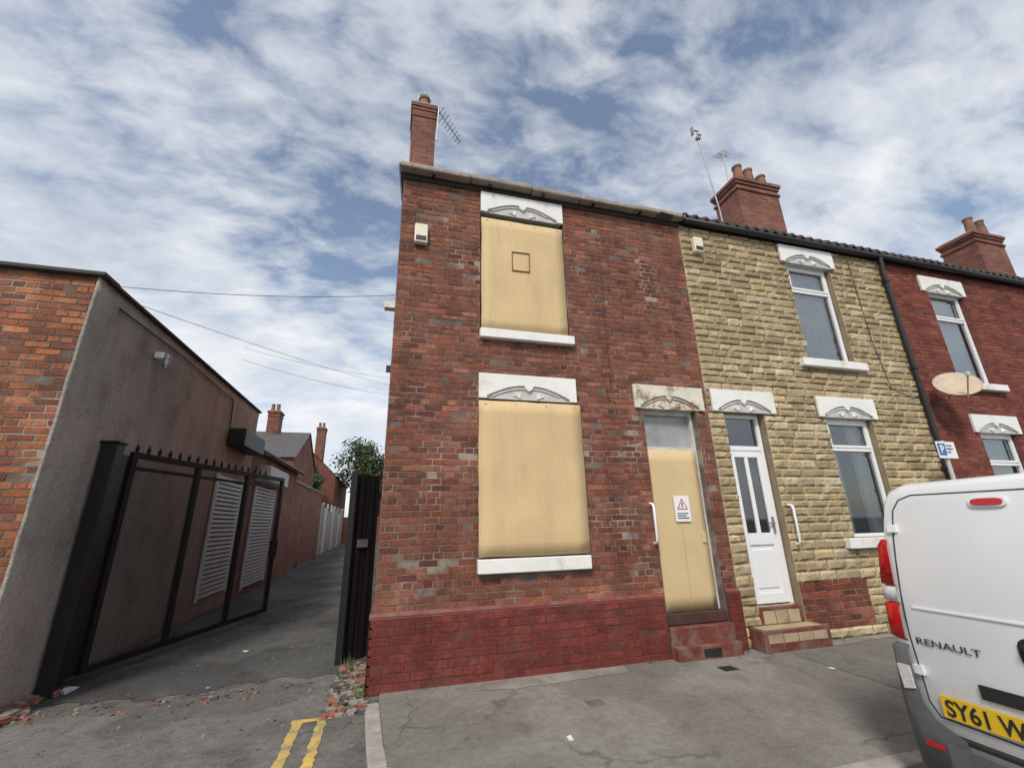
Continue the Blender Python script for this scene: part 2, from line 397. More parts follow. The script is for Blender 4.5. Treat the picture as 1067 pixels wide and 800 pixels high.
def lintel(x0,x1,zb,zt,y,parent,mat=M_white,nm='lintel'):
    xm=(x0+x1)/2;w=(x1-x0)/2;h=zt-zb;e=.13*w*1.2
    pts=[(x0,zt),(x0,zb),(x0+e,zb)]
    n=7
    for i in range(n+1):
        t=i/n; x=x0+e+(w-e-.10*w)*t
        pts.append((x,zb+h*.10+h*.46*math.sin(t*math.pi*.5)))
    pts+=[(xm-.06*w,zb+h*.42),(xm,zb+h*.34)]
    right=[(2*xm-x,z) for x,z in reversed(pts[:-1])]
    pts=pts+right
    k=len(pts)
    v=[(x,y-.045,z) for x,z in pts]+[(x,y-.002,z) for x,z in pts]
    f=[tuple(range(k)),tuple(reversed(range(k,2*k)))]+[(i,i+k,(i+1)%k+k,(i+1)%k) for i in range(k)]
    o=mesh(nm,v,f,mat,parent); b=o.modifiers.new('b','BEVEL'); b.width=.006; b.segments=2; b.limit_method='ANGLE'
    box(nm+'_tympanum',x0+.02,x1-.02,y-.012,y+.20,zb+.004,zt-.01,M_grey if mat is M_white else M_flake,parent)
    tube(nm+'_carving',[(x,y-.022,z-.035) for x,z in pts[4:10]]+[(x,y-.022,z-.035) for x,z in right[1:7]],.008,mat,parent)
    for sg in (-1,1):
        for q in range(3):
            a=.5+q*.55; r=h*.22
            tube(nm+'_leaf%d%d'%(sg,q),[(xm+sg*(w*.18),y-.016,zb+h*.08),(xm+sg*(w*.18+r*math.cos(a)*1.3),y-.02,zb+h*.08+r*math.sin(a))],.012,mat,parent)
lintel(1.13,2.44,6.03,6.385,0,H)
lintel(1.11,2.47,3.13,3.47,0,H)
lintel(3.36,4.52,3.11,3.46,0,H,M_flake)
box('sill_upper',1.12,2.48,-.09,.2,3.97,4.10,M_white,H,.01)
box('sill_lower',1.10,2.50,-.09,.2,1.045,1.20,M_white,H,.01)
def board(nm,x0,x1,z0,z1,y,parent,mat,th=.03,bulge=.012):
    nx,nz=9,12;v=[];f=[]
    for j in range(nz+1):
        for i in range(nx+1):
            s=i/nx;t=j/nz; e=0 if i in(0,nx) or j in (0,nz) else U(0,bulge)
            v.append((x0+(x1-x0)*s+U(-.004,.004),y-e,z0+(z1-z0)*t+U(-.004,.004)))
    for j in range(nz):
        for i in range(nx):
            a=j*(nx+1)+i;f.append((a,a+1,a+nx+2,a+nx+1))
    o=mesh(nm,v,f,mat,parent,smooth=True); m=o.modifiers.new('s','SOLIDIFY'); m.thickness=th; m.offset=-1
    return o
board('window_board_upper',1.145,2.415,4.12,5.93,-.02,H,M_board,.03,.008)
board('window_board_lower',1.11,2.50,1.22,3.09,-.065,H,M_board,.06,.016)
tube('board_marking',[(1.60,-.034,5.08),(1.86,-.034,5.085),(1.865,-.034,5.40),(1.60,-.034,5.39)],.009,plain('rust_line',(.22,.13,.06),.8),H,True)
sv=[]
for (x0,x1,z0,z1,y) in ((1.145,2.415,4.12,5.93,-.02),(1.11,2.50,1.22,3.09,-.065)):
    for i in range(4):
        for z in (z0+.04,z1-.04): xx=x0+.08+(x1-x0-.16)*i/3; sv.append((xx-.006,xx+.006,y-.010,y+.01,z-.006,z+.006))
boxes('board_fixings',sv,M_metal,H)
boxes('door_frame',[(3.50,3.545,.10,.2,.40,3.12),(4.335,4.38,.10,.2,.40,3.12),(3.545,4.335,.10,.2,3.05,3.12),(3.545,4.335,.10,.2,2.53,2.58)],M_grey,H,.004)
box('door_fanlight',3.545,4.335,.155,.165,2.58,3.05,plain('frosted_glass',(.33,.34,.34),.25,var=.3,scale=3,bs=0),H)
board('door_board',3.55,4.34,.47,2.54,.09,H,M_board2,.02,.005)
tube('board_seam',[(3.95,.088,.50),(3.955,.088,1.5)],.003,plain('seam',(.38,.28,.14),.8),H)
box('board_lock',4.24,4.30,.07,.085,1.28,1.42,M_board2,H,.004)
box('door_threshold',3.50,4.38,-.02,.2,.345,.465,plain('dark_threshold',(.07,.03,.025),.7,var=.4),H,.006)
boxes('door_step',[(3.47,4.39,-.10,.2,-.1,.335)],M_redtile,H,.012)
boxes('door_step_low',[(3.47,4.39,-.20,-.102,-.1,.15)],M_redtile,H,.012)
box('air_vent',3.82,4.06,-.212,-.202,.03,.11,M_blackp,H)
box('warning_notice',3.86,4.10,.064,.070,1.56,1.90,plain('notice_paper',(.78,.78,.80),.5,var=.03,bs=0),H)
tri=[(3.98,.060,1.86),(3.905,.060,1.73),(4.055,.060,1.73)]
tube('notice_triangle',tri,.007,plain('notice_red',(.6,.03,.02),.5,bs=0),H,True)
boxes('notice_print',[(3.89,4.07,.061,.064,1.60,1.612),(3.89,4.03,.061,.064,1.63,1.642),(3.89,4.06,.061,.064,1.66,1.672),(3.972,3.988,.061,.064,1.75,1.81)],M_blackp,H)
def rail(nm,x,z0,z1,parent,y=-.02):
    tube(nm,[(x,y,z0),(x,y-.06,z0+.01),(x,y-.08,z0+.05),(x,y-.08,z1-.05),(x,y-.06,z1-.01),(x,y,z1)],.017,M_upvc,parent)
rail('handrail',3.44,1.30,1.80,H,0)
bb=[];x=-.06
while x<4.66:
    L=min(U(.8,1.3),4.68-x); dz=U(-.008,.008); bb.append((x,x+L-.006,-.17+U(-.006,.006),-.03,6.475+dz,6.56+dz)); x+=L
boxes('gutter',bb,M_gutter,H,.02)
box('fascia',-.03,4.62,-.03,-.003,6.39,6.53,plain('fascia_dark',(.035,.03,.028),.8),H)
boxes('gutter_brackets',[(.4+i*.85,.43+i*.85,-.16,-.03,6.44,6.478) for i in range(5)],M_blackp,H)
boxes('slipped_slate',[(4.15,4.42,-.20,-.05,6.46,6.475)],M_slate,H,0,.02)
mesh('roof',[(-.08,-.12,6.555),(4.6,-.12,6.555),(4.6,3.2,8.78),(-.08,3.2,8.78),(-.08,6.6,6.5),(4.6,6.6,6.5)],[(0,1,2,3),(3,2,5,4)],M_slate,H)
mesh('verge',[(-.085,-.12,6.49),(-.085,-.12,6.55),(-.085,3.2,8.77),(-.085,3.2,8.66)],[(0,1,2,3)],M_gutter,H)
box('alarm_box',.19,.37,-.09,-.006,5.30,5.60,M_cream,H,.015)
box('alarm_box_label',.21,.35,-.096,-.0905,5.33,5.40,M_blackp,H)
box('security_lamp',-.16,-.008,.5,.62,4.55,4.65,M_white,H,.01); box('security_lamp_arm',-.10,-.008,1.4,1.46,3.9,4.0,M_blackp,H)
tube('wall_cable',[(3.02,-.012,5.9),(3.04,-.012,5.2),(3.03,-.012,4.3),(3.03,-.012,3.35)],.004,M_blackp,H)
# stepped crack left of the upper window
crk=[(.30,5.05),(.34,4.83),(.44,4.80),(.45,4.61),(.55,4.58),(.56,4.45)]
tube('mortar_crack',[(x,-.0035,z) for x,z in crk],.006,M_blackp,H)
tube('mortar_crack_low',[(x,-.0035,z) for x,z in [(2.95,3.35),(2.97,3.2),(3.07,3.17),(3.08,3.02)]],.006,M_blackp,H)
# ---------------------------------------------------------------- chimneys
def cyl(nm,x,y,z0,z1,r0,r1,mat,parent,n=16):
    v=[];f=[]
    for z,r in ((z0,r0),(z1-.06,r1),(z1-.06,r1*1.18),(z1,r1*1.18),(z1,r1*.8),(z1-.2,r1*.75)):
        for i in range(n): a=2*math.pi*i/n; v.append((x+r*math.cos(a),y+r*math.sin(a),z))
    for k in range(5):
        for i in range(n): f.append((k*n+i,k*n+(i+1)%n,(k+1)*n+(i+1)%n,(k+1)*n+i))
    f.append(tuple(range(5*n,6*n)))
    return mesh(nm,v,f,mat,parent,smooth=False)
def chimney(x0,x1,y0,y1,z0,z1,parent,pots,c=.04):
    boxes('chimney_stack',[(x0,x1,y0,y1,z0,z1-.42),(x0-c,x1+c,y0-c,y1+c,z1-.42,z1-.34),(x0-.002,x1+.002,y0-.002,y1+.002,z1-.34,z1-.22),(x0-c,x1+c,y0-c,y1+c,z1-.22,z1-.13),(x0-2*c,x1+2*c,y0-2*c,y1+2*c,z1-.13,z1-.02)],M_chim,parent,.006)
    box('chimney_flaunching',x0,x1,y0,y1,z1-.02,z1+.06,M_gutter,parent,.03)
    for i,(px,py,h) in enumerate(pots): cyl('chimney_pot_%d'%i,px,py,z1+.03,z1+.03+h,.15,.12,M_terra,parent)
chimney(.03,.58,2.8,3.5,7,11.28,H,[(.3,2.97,.30)],.02)
for k in range(2): tube('pot_cowl_%d'%k,[(.3+.15*math.cos(a),2.97,11.66+.12*math.sin(a)) if k==0 else (.3,2.97+.15*math.cos(a),11.66+.12*math.sin(a)) for a in [i*math.pi/6 for i in range(12)]],.02,M_metal,H,True)
def yagi(nm,p,d,parent,L=.9,n=9):
    d=Vector(d).normalized(); p=Vector(p); s=d.cross(Vector((0,0,1))).normalized()
    tube(nm+'_boom',[p,p+d*L],.012,M_metal,parent)
    for i in range(n):
        q=p+d*(L*(.1+.9*i/(n-1))); w=.2-.012*i
        tube(nm+'_el%d'%i,[q-s*w,q+s*w],.007,M_metal,parent)
tube('aerial_mast',[(.62,2.78,10.2),(.64,2.78,11.25)],.018,M_metal,H)
yagi('aerial',(.62,2.78,11.15),(.62,.25,-.62),H,.85)
# ---------------------------------------------------------------- neighbour, stone clad
S=group('stone_clad_house')
STN=[(.52,.42,.26),(.46,.365,.22),(.56,.47,.31),(.42,.33,.20),(.50,.395,.235)]
nd=(4.88,5.62,0,3.12); nwl=(6.86,7.86,1.28,3.13); nwu=(6.83,7.86,4.12,6.05)
boxes('wall_front',[(a,b,.0,.28,c,d) for a,b,c,d in cells(4.6,9.2,-.15,6.46,[nd,nwl,nwu])],M_mortarS,S)
ho=[(4.88,5.62,0,3.12),(4.66,5.82,3.11,3.47),(6.86,7.86,1.13,3.13),(6.70,7.95,3.11,3.47),(6.83,7.86,3.97,6.05),(6.69,7.95,6.03,6.39),(5.64,6.86,.12,.75),(4.6,4.62,0,.7)]
stones('stone_cladding',4.60,9.2,.0,6.44,ho,fnF(0),M_stone,STN,S)
bricks('exposed_plinth_bricks',5.64,6.86,.12,.75,[],fnF(-.004),M_left,[(.28,.085,.055),(.23,.065,.045),(.2,.065,.05),(.31,.12,.085)],S,row=.078)
lintel(4.66,5.82,3.12,3.465,-.02,S); lintel(6.70,7.95,3.12,3.465,-.02,S); lintel(6.69,7.95,6.03,6.385,-.02,S)
box('sill_lower',6.62,8.02,-.11,.15,1.13,1.27,M_white,S,.01)
box('sill_upper',6.58,8.0,-.11,.15,3.98,4.12,M_white,S,.01)
def window(nm,x0,x1,z0,z1,parent,trans=.27,y=.08,curt=True):
    w=.055; zt=z1-(z1-z0)*trans
    boxes(nm+'_frame',[(x0,x0+w,y,y+.07,z0,z1),(x1-w,x1,y,y+.07,z0,z1),(x0+w,x1-w,y,y+.07,z0,z0+w),(x0+w,x1-w,y,y+.07,z1-w,z1),(x0+w,x1-w,y,y+.07,zt-w/2,zt+w/2)],M_upvc,parent,.006)
    s=.04
    boxes(nm+'_sash',[(x0+w,x0+w+s,y-.012,y+.03,zt+w/2,z1-w),(x1-w-s,x1-w,y-.012,y+.03,zt+w/2,z1-w),(x0+w+s,x1-w-s,y-.012,y+.03,zt+w/2,zt+w/2+s),(x0+w+s,x1-w-s,y-.012,y+.03,z1-w-s,z1-w)],M_upvc,parent,.005)
    mesh(nm+'_glass',[(x0+w,y+.035,z0+w),(x1-w,y+.035,z0+w),(x1-w,y+.035,z1-w),(x0+w,y+.035,z1-w)],[(0,1,2,3)],M_glass,parent)
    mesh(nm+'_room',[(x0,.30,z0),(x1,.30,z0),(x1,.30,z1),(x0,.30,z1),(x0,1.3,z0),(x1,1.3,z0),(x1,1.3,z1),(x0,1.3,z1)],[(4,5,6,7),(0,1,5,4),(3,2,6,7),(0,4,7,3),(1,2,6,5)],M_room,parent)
    def cur(nn,xa,xb,zb,ph=0):
        n=50; v=[];f=[]
        for i in range(n+1):
            xx=xa+(xb-xa)*i/n; yy=y+.14+.022*math.sin(xx*55+ph)+.01*math.sin(xx*131)
            v+=[(xx,yy,zb),(xx,yy,z1-.02)]
        for i in range(n): f.append((2*i,2*i+2,2*i+3,2*i+1))
        mesh(nn,v,f,M_curtain,parent,smooth=True)
    if curt=='sides': cur(nm+'_curtain_a',x0+.02,x0+(x1-x0)*.30,z0+.04); cur(nm+'_curtain_b',x1-(x1-x0)*.34,x1-.02,z0+.04,2)
    elif curt: cur(nm+'_curtain',x0+.02,x1-.02,z0+.04 if curt is True else z0+(z1-z0)*curt)
window('window_upper',6.86,7.84,4.12,6.04,S,curt=True)
window('window_lower',6.88,7.85,1.27,3.12,S,curt='sides')
x0,x1=4.90,5.60; y=.10
boxes('door_frame',[(x0,x0+.055,y,y+.08,.45,3.12),(x1-.055,x1,y,y+.08,.45,3.12),(x0+.055,x1-.055,y,y+.08,3.06,3.12),(x0+.055,x1-.055,y,y+.08,2.56,2.63)],M_upvc,S,.006)
mesh('fanlight_glass',[(x0+.05,y+.04,2.62),(x1-.05,y+.04,2.62),(x1-.05,y+.04,3.07),(x0+.05,y+.04,3.07)],[(0,1,2,3)],M_glass,S)
xa,xb=x0+.055,x1-.055
boxes('door_leaf',[(xa,xa+.085,y+.01,y+.06,.47,2.56),(xb-.085,xb,y+.01,y+.06,.47,2.56),(xa+.085,xb-.085,y+.01,y+.06,.47,.60),(xa+.085,xb-.085,y+.01,y+.06,1.22,1.38),(xa+.085,xb-.085,y+.01,y+.06,2.46,2.56),((xa+xb)/2-.03,(xa+xb)/2+.03,y+.012,y+.058,1.38,2.46),(xa+.085,xb-.085,y+.03,y+.05,.60,1.22),(xa+.125,xb-.125,y+.018,y+.032,.66,1.16)],M_upvc,S,.006)
mesh('door_glass',[(xa+.08,y+.035,1.37),(xb-.08,y+.035,1.37),(xb-.08,y+.035,2.47),(xa+.08,y+.035,2.47)],[(0,1,2,3)],M_glass,S)
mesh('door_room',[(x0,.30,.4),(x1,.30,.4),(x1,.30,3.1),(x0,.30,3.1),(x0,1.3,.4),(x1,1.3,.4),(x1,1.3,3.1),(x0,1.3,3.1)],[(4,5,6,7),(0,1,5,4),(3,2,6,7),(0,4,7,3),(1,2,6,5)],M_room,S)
boxes('door_handle',[(xb-.055,xb-.03,y-.02,y+.01,1.38,1.60),(xb-.14,xb-.03,y-.035,y-.02,1.50,1.52)],M_metal,S,.004)
rail('handrail',5.70,1.22,1.76,S,-.03)
def tiled(nm,x0,x1,y0,y1,z0,z1,parent,n=4):
    boxes(nm,[(x0,x1,y0,y1,z0,z1)],M_redtile,parent,.006)
    L=[];w=(x1-x0-.12)/n
    for i in range(n):
        L.append((x0+.06+i*w+.006,x0+.06+(i+1)*w-.006,y0-.005,y0+.02,z0+(.12 if z0<.05 else .01),z1-.045))
        L.append((x0+.06+i*w+.006,x0+.06+(i+1)*w-.006,y0+.05,y1-.01,z1-.01,z1+.004))
    boxes(nm+'_tiles',L,M_ytile,parent,.002)
tiled('door_step_low',4.66,5.72,-.26,-.002,-.02,.24,S)
tiled('door_step_top',4.885,5.615,-.0,.2,.24,.45,S,3)
box('alarm_box',4.79,4.97,-.12,-.03,5.88,6.17,M_cream,S,.015); box('alarm_box_label',4.81,4.95,-.126,-.1205,5.91,5.98,M_blackp,S)
def corr_roof(x0,x1,parent,z=6.52):
    n=int((x1-x0)/.04);v=[];f=[]
    for i in range(n+1):
        x=x0+(x1-x0)*i/n; h=.035*math.sin(x/.21*2*math.pi)+.008*math.sin(x*3.1)
        v+=[(x,-.17,z-.02+h),(x,-.17,z+.03+h),(x,3.2,z+2.25+h),(x,6.6,z)]
    for i in range(n):
        a=4*i; f+=[(a,a+4,a+5,a+1),(a+1,a+5,a+6,a+2),(a+2,a+6,a+7,a+3)]
    return mesh('roof',v,f,M_pan,parent)
def gutter(x0,x1,parent,z=6.42):
    n=8;v=[];f=[]
    for x in (x0,x1):
        for i in range(n+1): a=math.pi*i/n; v.append((x,-.115-.065*math.cos(a)*1,z+.06-.07*math.sin(a)))
    for i in range(n): f.append((i,i+1,n+2+i,n+1+i))
    o=mesh('gutter',v,f,M_blackp,parent,smooth=True); m=o.modifiers.new('s','SOLIDIFY'); m.thickness=.006
    box('fascia',x0,x1,-.045,-.034,6.40,6.53,M_blackp,parent)
corr_roof(4.6,9.2,S); gutter(4.64,9.2,S)
tube('downpipe',[(9.14,-.12,6.42),(9.14,-.12,6.3),(9.16,-.09,6.15),(9.16,-.09,.1)],.04,M_blackp,S)
boxes('downpipe_collars',[(9.11,9.21,-.14,-.03,z,z+.05) for z in (5.9,4.1,2.3,.9)],M_blackp,S,.006)
tube('wall_cable',[(8.35,-.045,6.3),(8.37,-.045,4.6),(8.5,-.045,3.7),(8.95,-.045,3.55),(9.3,-.02,3.62)],.006,M_blackp,S)
chimney(9.30,10.80,2.8,3.7,7,11.15,S,[(9.62,2.95,.55),(10.0,2.95,.5),(10.45,2.95,.36)])
tube('dish_mast',[(8.35,2.6,8.0),(8.30,2.6,9.6),(8.02,2.6,12.2)],.02,M_metal,S)
boxes('mast_antenna',[(7.86,7.90,2.55,2.65,12.15,12.42),(8.02,8.18,2.58,2.62,12.2,12.24),(7.88,8.1,2.58,2.62,12.32,12.35),(7.98,8.1,2.55,2.65,12.02,12.1)],M_metal,S,.005)
tube('aerial_mast',[(9.7,3.4,11),(9.72,3.4,12.9)],.018,M_metal,S)
yagi('aerial',(9.5,3.4,12.7),(.75,.25,.25),S,.6,7)
# ---------------------------------------------------------------- third house and the row on
T=group('terraced_house')
dz=-.13
tu=(10.42,11.45,4.08+dz,6.10+dz); tl=(10.48,11.5,1.25+dz,3.14+dz)
boxes('wall_front',[(a,b,.0,.28,c,d) for a,b,c,d in cells(9.2,13.8,-.15,6.46,[tu,tl,(12.2,13.05,0,3.0)])],M_bsh3,T)
RD3=[(.24,.072,.05),(.21,.06,.042),(.27,.082,.055),(.17,.052,.04)]
bricks('wall_front_bricks',9.2,13.8,0,6.46,[(10.42,11.45,4.0+dz,6.2+dz),(10.48,11.5,1.1+dz,3.14+dz),(10.22,11.55,6.03+dz,6.38+dz),(12.2,13.05,0,3.0)],fnF(0),M_brick3,RD3,T,m=.011)
lintel(10.23,11.50,6.03+dz,6.38+dz,-.0,T); lintel(10.32,11.60,3.12+dz,3.46+dz,-.0,T); lintel(12.05,13.2,3.0,3.34,-.0,T)
box('sill_upper',10.15,11.6,-.1,.15,3.95+dz,4.08+dz,M_white,T,.01); box('sill_lower',10.2,11.6,-.1,.15,1.10+dz,1.25+dz,M_white,T,.01)
window('window_upper',10.43,11.44,4.08+dz,6.09+dz,T,.3); window('window_lower',10.49,11.49,1.25+dz,3.13+dz,T,.3,curt=.4)
box('front_door',12.2,13.05,.1,.16,.1,3.0,M_upvc,T,.01)
corr_roof(9.2,13.8,T); gutter(9.2,13.8,T)
K=group('terraced_house')
for k in range(2):
    X=13.8+4.6*k
    hh=[(X+1.0,X+2.0,3.95,5.95),(X+1.0,X+2.0,1.1,3.0),(X+3.2,X+4.0,0,3.0)]
    boxes('wall_front',[(a,b,.0,.28,c,d) for a,b,c,d in cells(X,X+4.6,-.15,6.46,hh)],M_bsh,K)
    lintel(X+.85,X+2.15,5.93,6.27,0,K); lintel(X+.85,X+2.15,2.98,3.3,0,K); lintel(X+3.05,X+4.15,2.98,3.3,0,K)
    window('window_u%d'%k,X+1.0,X+2.0,3.95,5.95,K); window('window_l%d'%k,X+1.0,X+2.0,1.1,3.0,K); box('door',X+3.2,X+4,.1,.16,.1,3.0,M_upvc,K)
corr_roof(13.8,23,K); gutter(13.8,23,K)
chimney(19.4,20.9,2.8,3.8,7,11.1,K,[(19.75,2.95,.65),(20.35,2.95,.65)])
boxes('wall_rear',[(4.6,23,6.15,6.4,-.15,6.46),(22.75,23,.28,6.15,-.15,6.46)],M_bsh,K)
# satellite dish
Dg=group('satellite_dish')
v=[(0,0,0)];f=[];n=28;rings=5
for k in range(1,rings+1):
    r=.32*k/rings
    for i in range(n): a=2*math.pi*i/n; v.append((r*math.cos(a),r*math.sin(a)*.92,.55*r*r))
for i in range(n): f.append((0,1+i,1+(i+1)%n))
for k in range(rings-1):
    for i in range(n): a=1+k*n; f.append((a+i,a+n+i,a+n+(i+1)%n,a+(i+1)%n))
d=mesh('reflector',v,f,M_dish,Dg,smooth=True); m=d.modifiers.new('s','SOLIDIFY'); m.thickness=.012
look=Vector((-.50,-.62,.52)).normalized()
q=look.to_track_quat('Z','Y'); dpos=Vector((9.56,-.38,3.72))
d.matrix_world=Matrix.Translation(dpos)@q.to_matrix().to_4x4()
lb=dpos+look*.36+Vector((-.05,-.08,-.12))
tube('arm',[dpos+Vector((-.08,-.14,-.26)),lb],.012,M_dish,Dg)
box('lnb',lb.x-.03,lb.x+.03,lb.y-.03,lb.y+.03,lb.z-.02,lb.z+.06,M_grey,Dg,.012)
tube('bracket',[(9.56,0,3.5),(9.56,-.2,3.5),(9.56,-.36,3.70)],.02,M_metal,Dg)
P=group('parking_sign')
tube('post',[(8.72,-.38,0),(8.72,-.38,2.72)],.03,plain('sign_post_grey',(.5,.5,.5),.5,var=.1,bs=0),P)
box('plate',8.50,8.92,-.425,-.415,2.43,2.70,plain('sign_white',(.75,.77,.8),.4,var=.03,bs=0),P,.003)
box('blue_panel',8.52,8.68,-.43,-.4255,2.48,2.67,plain('sign_blue',(.03,.12,.42),.4,var=.03,bs=0),P)
text('letter_p','P',.17,(8.55,-.433,2.52),FRONT,M_upvc,P,bold=.004)
text('small_print','Permit\nholders\nonly',.05,(8.70,-.428,2.62),FRONT,M_blackp,P)
# ---------------------------------------------------------------- left building
LB=group('rendered_building')
ORG=[(.44,.165,.08),(.38,.135,.065),(.48,.20,.10),(.34,.12,.06),(.30,.11,.065),(.22,.09,.06)]
def rendermat():
    m,nt,b=newmat('old_render')
    c=ramp(nt,noise(nt,.55,5,.65),[(.3,(.30,.27,.245)),(.5,(.40,.365,.335)),(.72,(.48,.375,.32))])
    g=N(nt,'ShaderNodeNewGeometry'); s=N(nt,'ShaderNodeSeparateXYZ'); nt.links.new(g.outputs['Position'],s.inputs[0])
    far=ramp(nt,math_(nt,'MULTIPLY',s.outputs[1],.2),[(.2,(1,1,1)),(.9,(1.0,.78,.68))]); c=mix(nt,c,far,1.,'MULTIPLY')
    f=ramp(nt,noise(nt,1.8,5,.7),[(.5,(1,1,1)),(.75,(.62,.58,.56))]); c=mix(nt,c,f,1.,'MULTIPLY')
    c=mix(nt,c,streak(nt,3,.4,1.0,.42,.7,.8),1.,'MULTIPLY')
    c=mix(nt,c,ramp(nt,noise(nt,30,4,.7),[(.35,(.85,.85,.85)),(.65,(1.1,1.1,1.1))]),1.,'MULTIPLY')
    nt.links.new(c,b.inputs['Base Color']); b.inputs['Roughness'].default_value=.95; b.inputs['Specular IOR Level'].default_value=.2
    bump(nt,b,noise(nt,22,5,.7),.9,.03); return m
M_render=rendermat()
box('body',-9,-3.33,.22,6.8,-.15,4.40,M_mortar,LB)
bricks('front_bricks',-7.5,-3.30,-.10,4.40,[],fnF(.22),M_left,ORG,LB,row=.078,L=.232,m=.012)
v=[];f=[];ny=34;nz=22
for j in range(nz+1):
    for i in range(ny+1):
        v.append((-3.30+U(-.006,.006),.19+ (6.61)*i/ny,-.1+4.5*j/nz))
for j in range(nz):
    for i in range(ny): a=j*(ny+1)+i; f.append((a,a+1,a+ny+2,a+ny+1))
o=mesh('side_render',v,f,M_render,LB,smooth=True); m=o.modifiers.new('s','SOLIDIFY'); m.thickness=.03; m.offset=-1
boxes('coping',[(-9,-3.24,.14,.45,4.40,4.45),(-3.5,-3.25,.45,6.85,4.40,4.44)],plain('dark_coping',(.05,.045,.042),.8),LB,.01)
box('flat_roof',-9,-3.5,.45,6.8,4.40,4.43,M_slate,LB)
box('shutter_housing',-3.28,-2.95,4.9,6.4,3.25,3.62,M_black,LB,.02)
box('wall_light',-3.28,-3.16,1.55,1.72,3.92,4.02,M_white,LB,.02)
cyl('wall_light_lamp',-3.14,1.63,3.84,4.0,.05,.045,M_metal,LB)
M_lou=plain('shutter_white',(.72,.73,.72),.5,var=.15,scale=4,bs=0,dirt=(.4,.39,.36))
def shutter(nm,x,y0,y1,z0,z1,parent):
    L=[];z=z0
    while z<z1: L.append((x-.01,x+.03,y0,y1,z,z+.055)); z+=.085
    L+=[(x-.01,x+.035,y0-.06,y0,z0-.05,z1+.05),(x-.01,x+.035,y1,y1+.06,z0-.05,z1+.05)]
    box(nm+'_back',x-.012,x-.004,y0,y1,z0,z1,M_room,parent); boxes(nm,L,M_lou,parent,.004)
shutter('roller_shutter',-3.27,4.75,6.2,.35,2.6,LB)
tube('conduit',[(-3.27,.6,4.2),(-3.27,2.4,4.25),(-3.27,4.8,4.2),(-3.27,4.9,3.6)],.012,M_blackp,LB)
B2=group('brick_outbuilding')
box('walls',-9,-3.36,6.9,12.8,-.15,3.55,M_bsh,B2)
mesh('roof',[(-3.2,6.85,3.52),(-3.2,12.9,3.52),(-6.1,12.9,5.1),(-6.1,6.85,5.1),(-9.1,6.85,3.5),(-9.1,12.9,3.5)],[(0,1,2,3),(3,2,5,4)],M_slate,B2)
mesh('gable',[(-9,6.9,3.5),(-3.36,6.9,3.5),(-6.1,6.9,5.05)],[(0,1,2)],M_render,B2)
shutter('shutter',-3.33,7.6,9.6,.2,2.6,B2)
box('shutter_housing',-3.35,-3.0,7.5,9.7,2.75,3.15,M_grey,B2,.02)
tube('gutter',[(-3.16,6.9,3.5),(-3.16,12.9,3.5)],.05,M_blackp,B2)
YW=group('brick_yard_wall')
boxes('wall',[(-4.0,-3.75,12.9,22.5,-.1,3.35)],M_bsh,YW); boxes('coping',[(-4.05,-3.7,12.9,22.55,3.35,3.43)],M_gutter,YW,.01)
FN=group('panel_fence')
for i in range(7):
    box('panel_%d'%i,-3.95,-3.88,22.7+i*2.0,24.6+i*2.0,0,2.9-(i%3)*.18,plain('fence_white' if i%2 else 'fence_grey',(.48,.47,.44) if i%2 else (.32,.30,.27),.8,dirt=(.15,.13,.1)),FN)
    box('post_%d'%i,-3.99,-3.85,24.6+i*2.0,24.7+i*2.0,0,3.0,M_gutter,FN)
YW2=group('brick_yard_wall')
boxes('wall',[(-.02,.2,6.45,40,-.1,2.3)],M_bsh,YW2); boxes('coping',[(-.06,.24,6.45,40,2.3,2.37)],M_gutter,YW2,.01)
EW=group('end_wall'); box('wall',-12,6,42,42.3,-.1,2.4,M_bsh3,EW)
def bg_house(x0,x1,y0,y1,e,rd,chs,axis='x',mat=None):
    g=group('brick_house'); mat=mat or M_bsh
    box('walls',x0,x1,y0,y1,-.15,e,mat,g)
    if axis=='x':
        ym=(y0+y1)/2
        mesh('roof',[(x0-.1,y0-.2,e-.05),(x1+.1,y0-.2,e-.05),(x1+.1,ym,rd),(x0-.1,ym,rd),(x0-.1,y1+.2,e-.05),(x1+.1,y1+.2,e-.05)],[(0,1,2,3),(3,2,5,4)],M_slate,g)
        mesh('gables',[(x0,y0,e),(x0,y1,e),(x0,ym,rd-.05),(x1,y0,e),(x1,y1,e),(x1,ym,rd-.05)],[(0,1,2),(3,4,5)],mat,g)
    else:
        xm=(x0+x1)/2
        mesh('roof',[(x0-.2,y0-.1,e-.05),(x0-.2,y1+.1,e-.05),(xm,y1+.1,rd),(xm,y0-.1,rd),(x1+.2,y1+.1,e-.05),(x1+.2,y0-.1,e-.05)],[(0,1,2,3),(3,2,4,5)],M_slate,g)
        mesh('gables',[(x0,y0,e),(x1,y0,e),(xm,y0,rd-.05),(x0,y1,e),(x1,y1,e),(xm,y1,rd-.05)],[(0,1,2),(3,4,5)],mat,g)
    for (cx,cy,ct) in chs: chimney(cx-.4,cx+.4,cy-.5,cy+.5,e,ct,g,[(cx-.18,cy-.3,.5),(cx+.18,cy-.3,.5)])
    n=0
    for xx in (x0+(x1-x0)*.25,x0+(x1-x0)*.7):
        for zz in (.9,e-2.0):
            box('window_%d'%n,xx-.5,xx+.5,y0-.03,y0+.02,zz,zz+1.4,M_room,g); box('sill_%d'%n,xx-.6,xx+.6,y0-.08,y0+.02,zz-.12,zz-.01,M_white,g); n+=1
bg_house(-14,-6.2,26,34,6.0,8.4,[(-8.7,30,9.9)],'x')
bg_house(-11,-5.2,40,52,6.2,9.0,[(-7.2,42,11.2)],'y',M_bsh3)
bg_house(-24,-11.5,24,32,5.6,8.0,[(-15,28,9.4)],'x',M_bsh3)
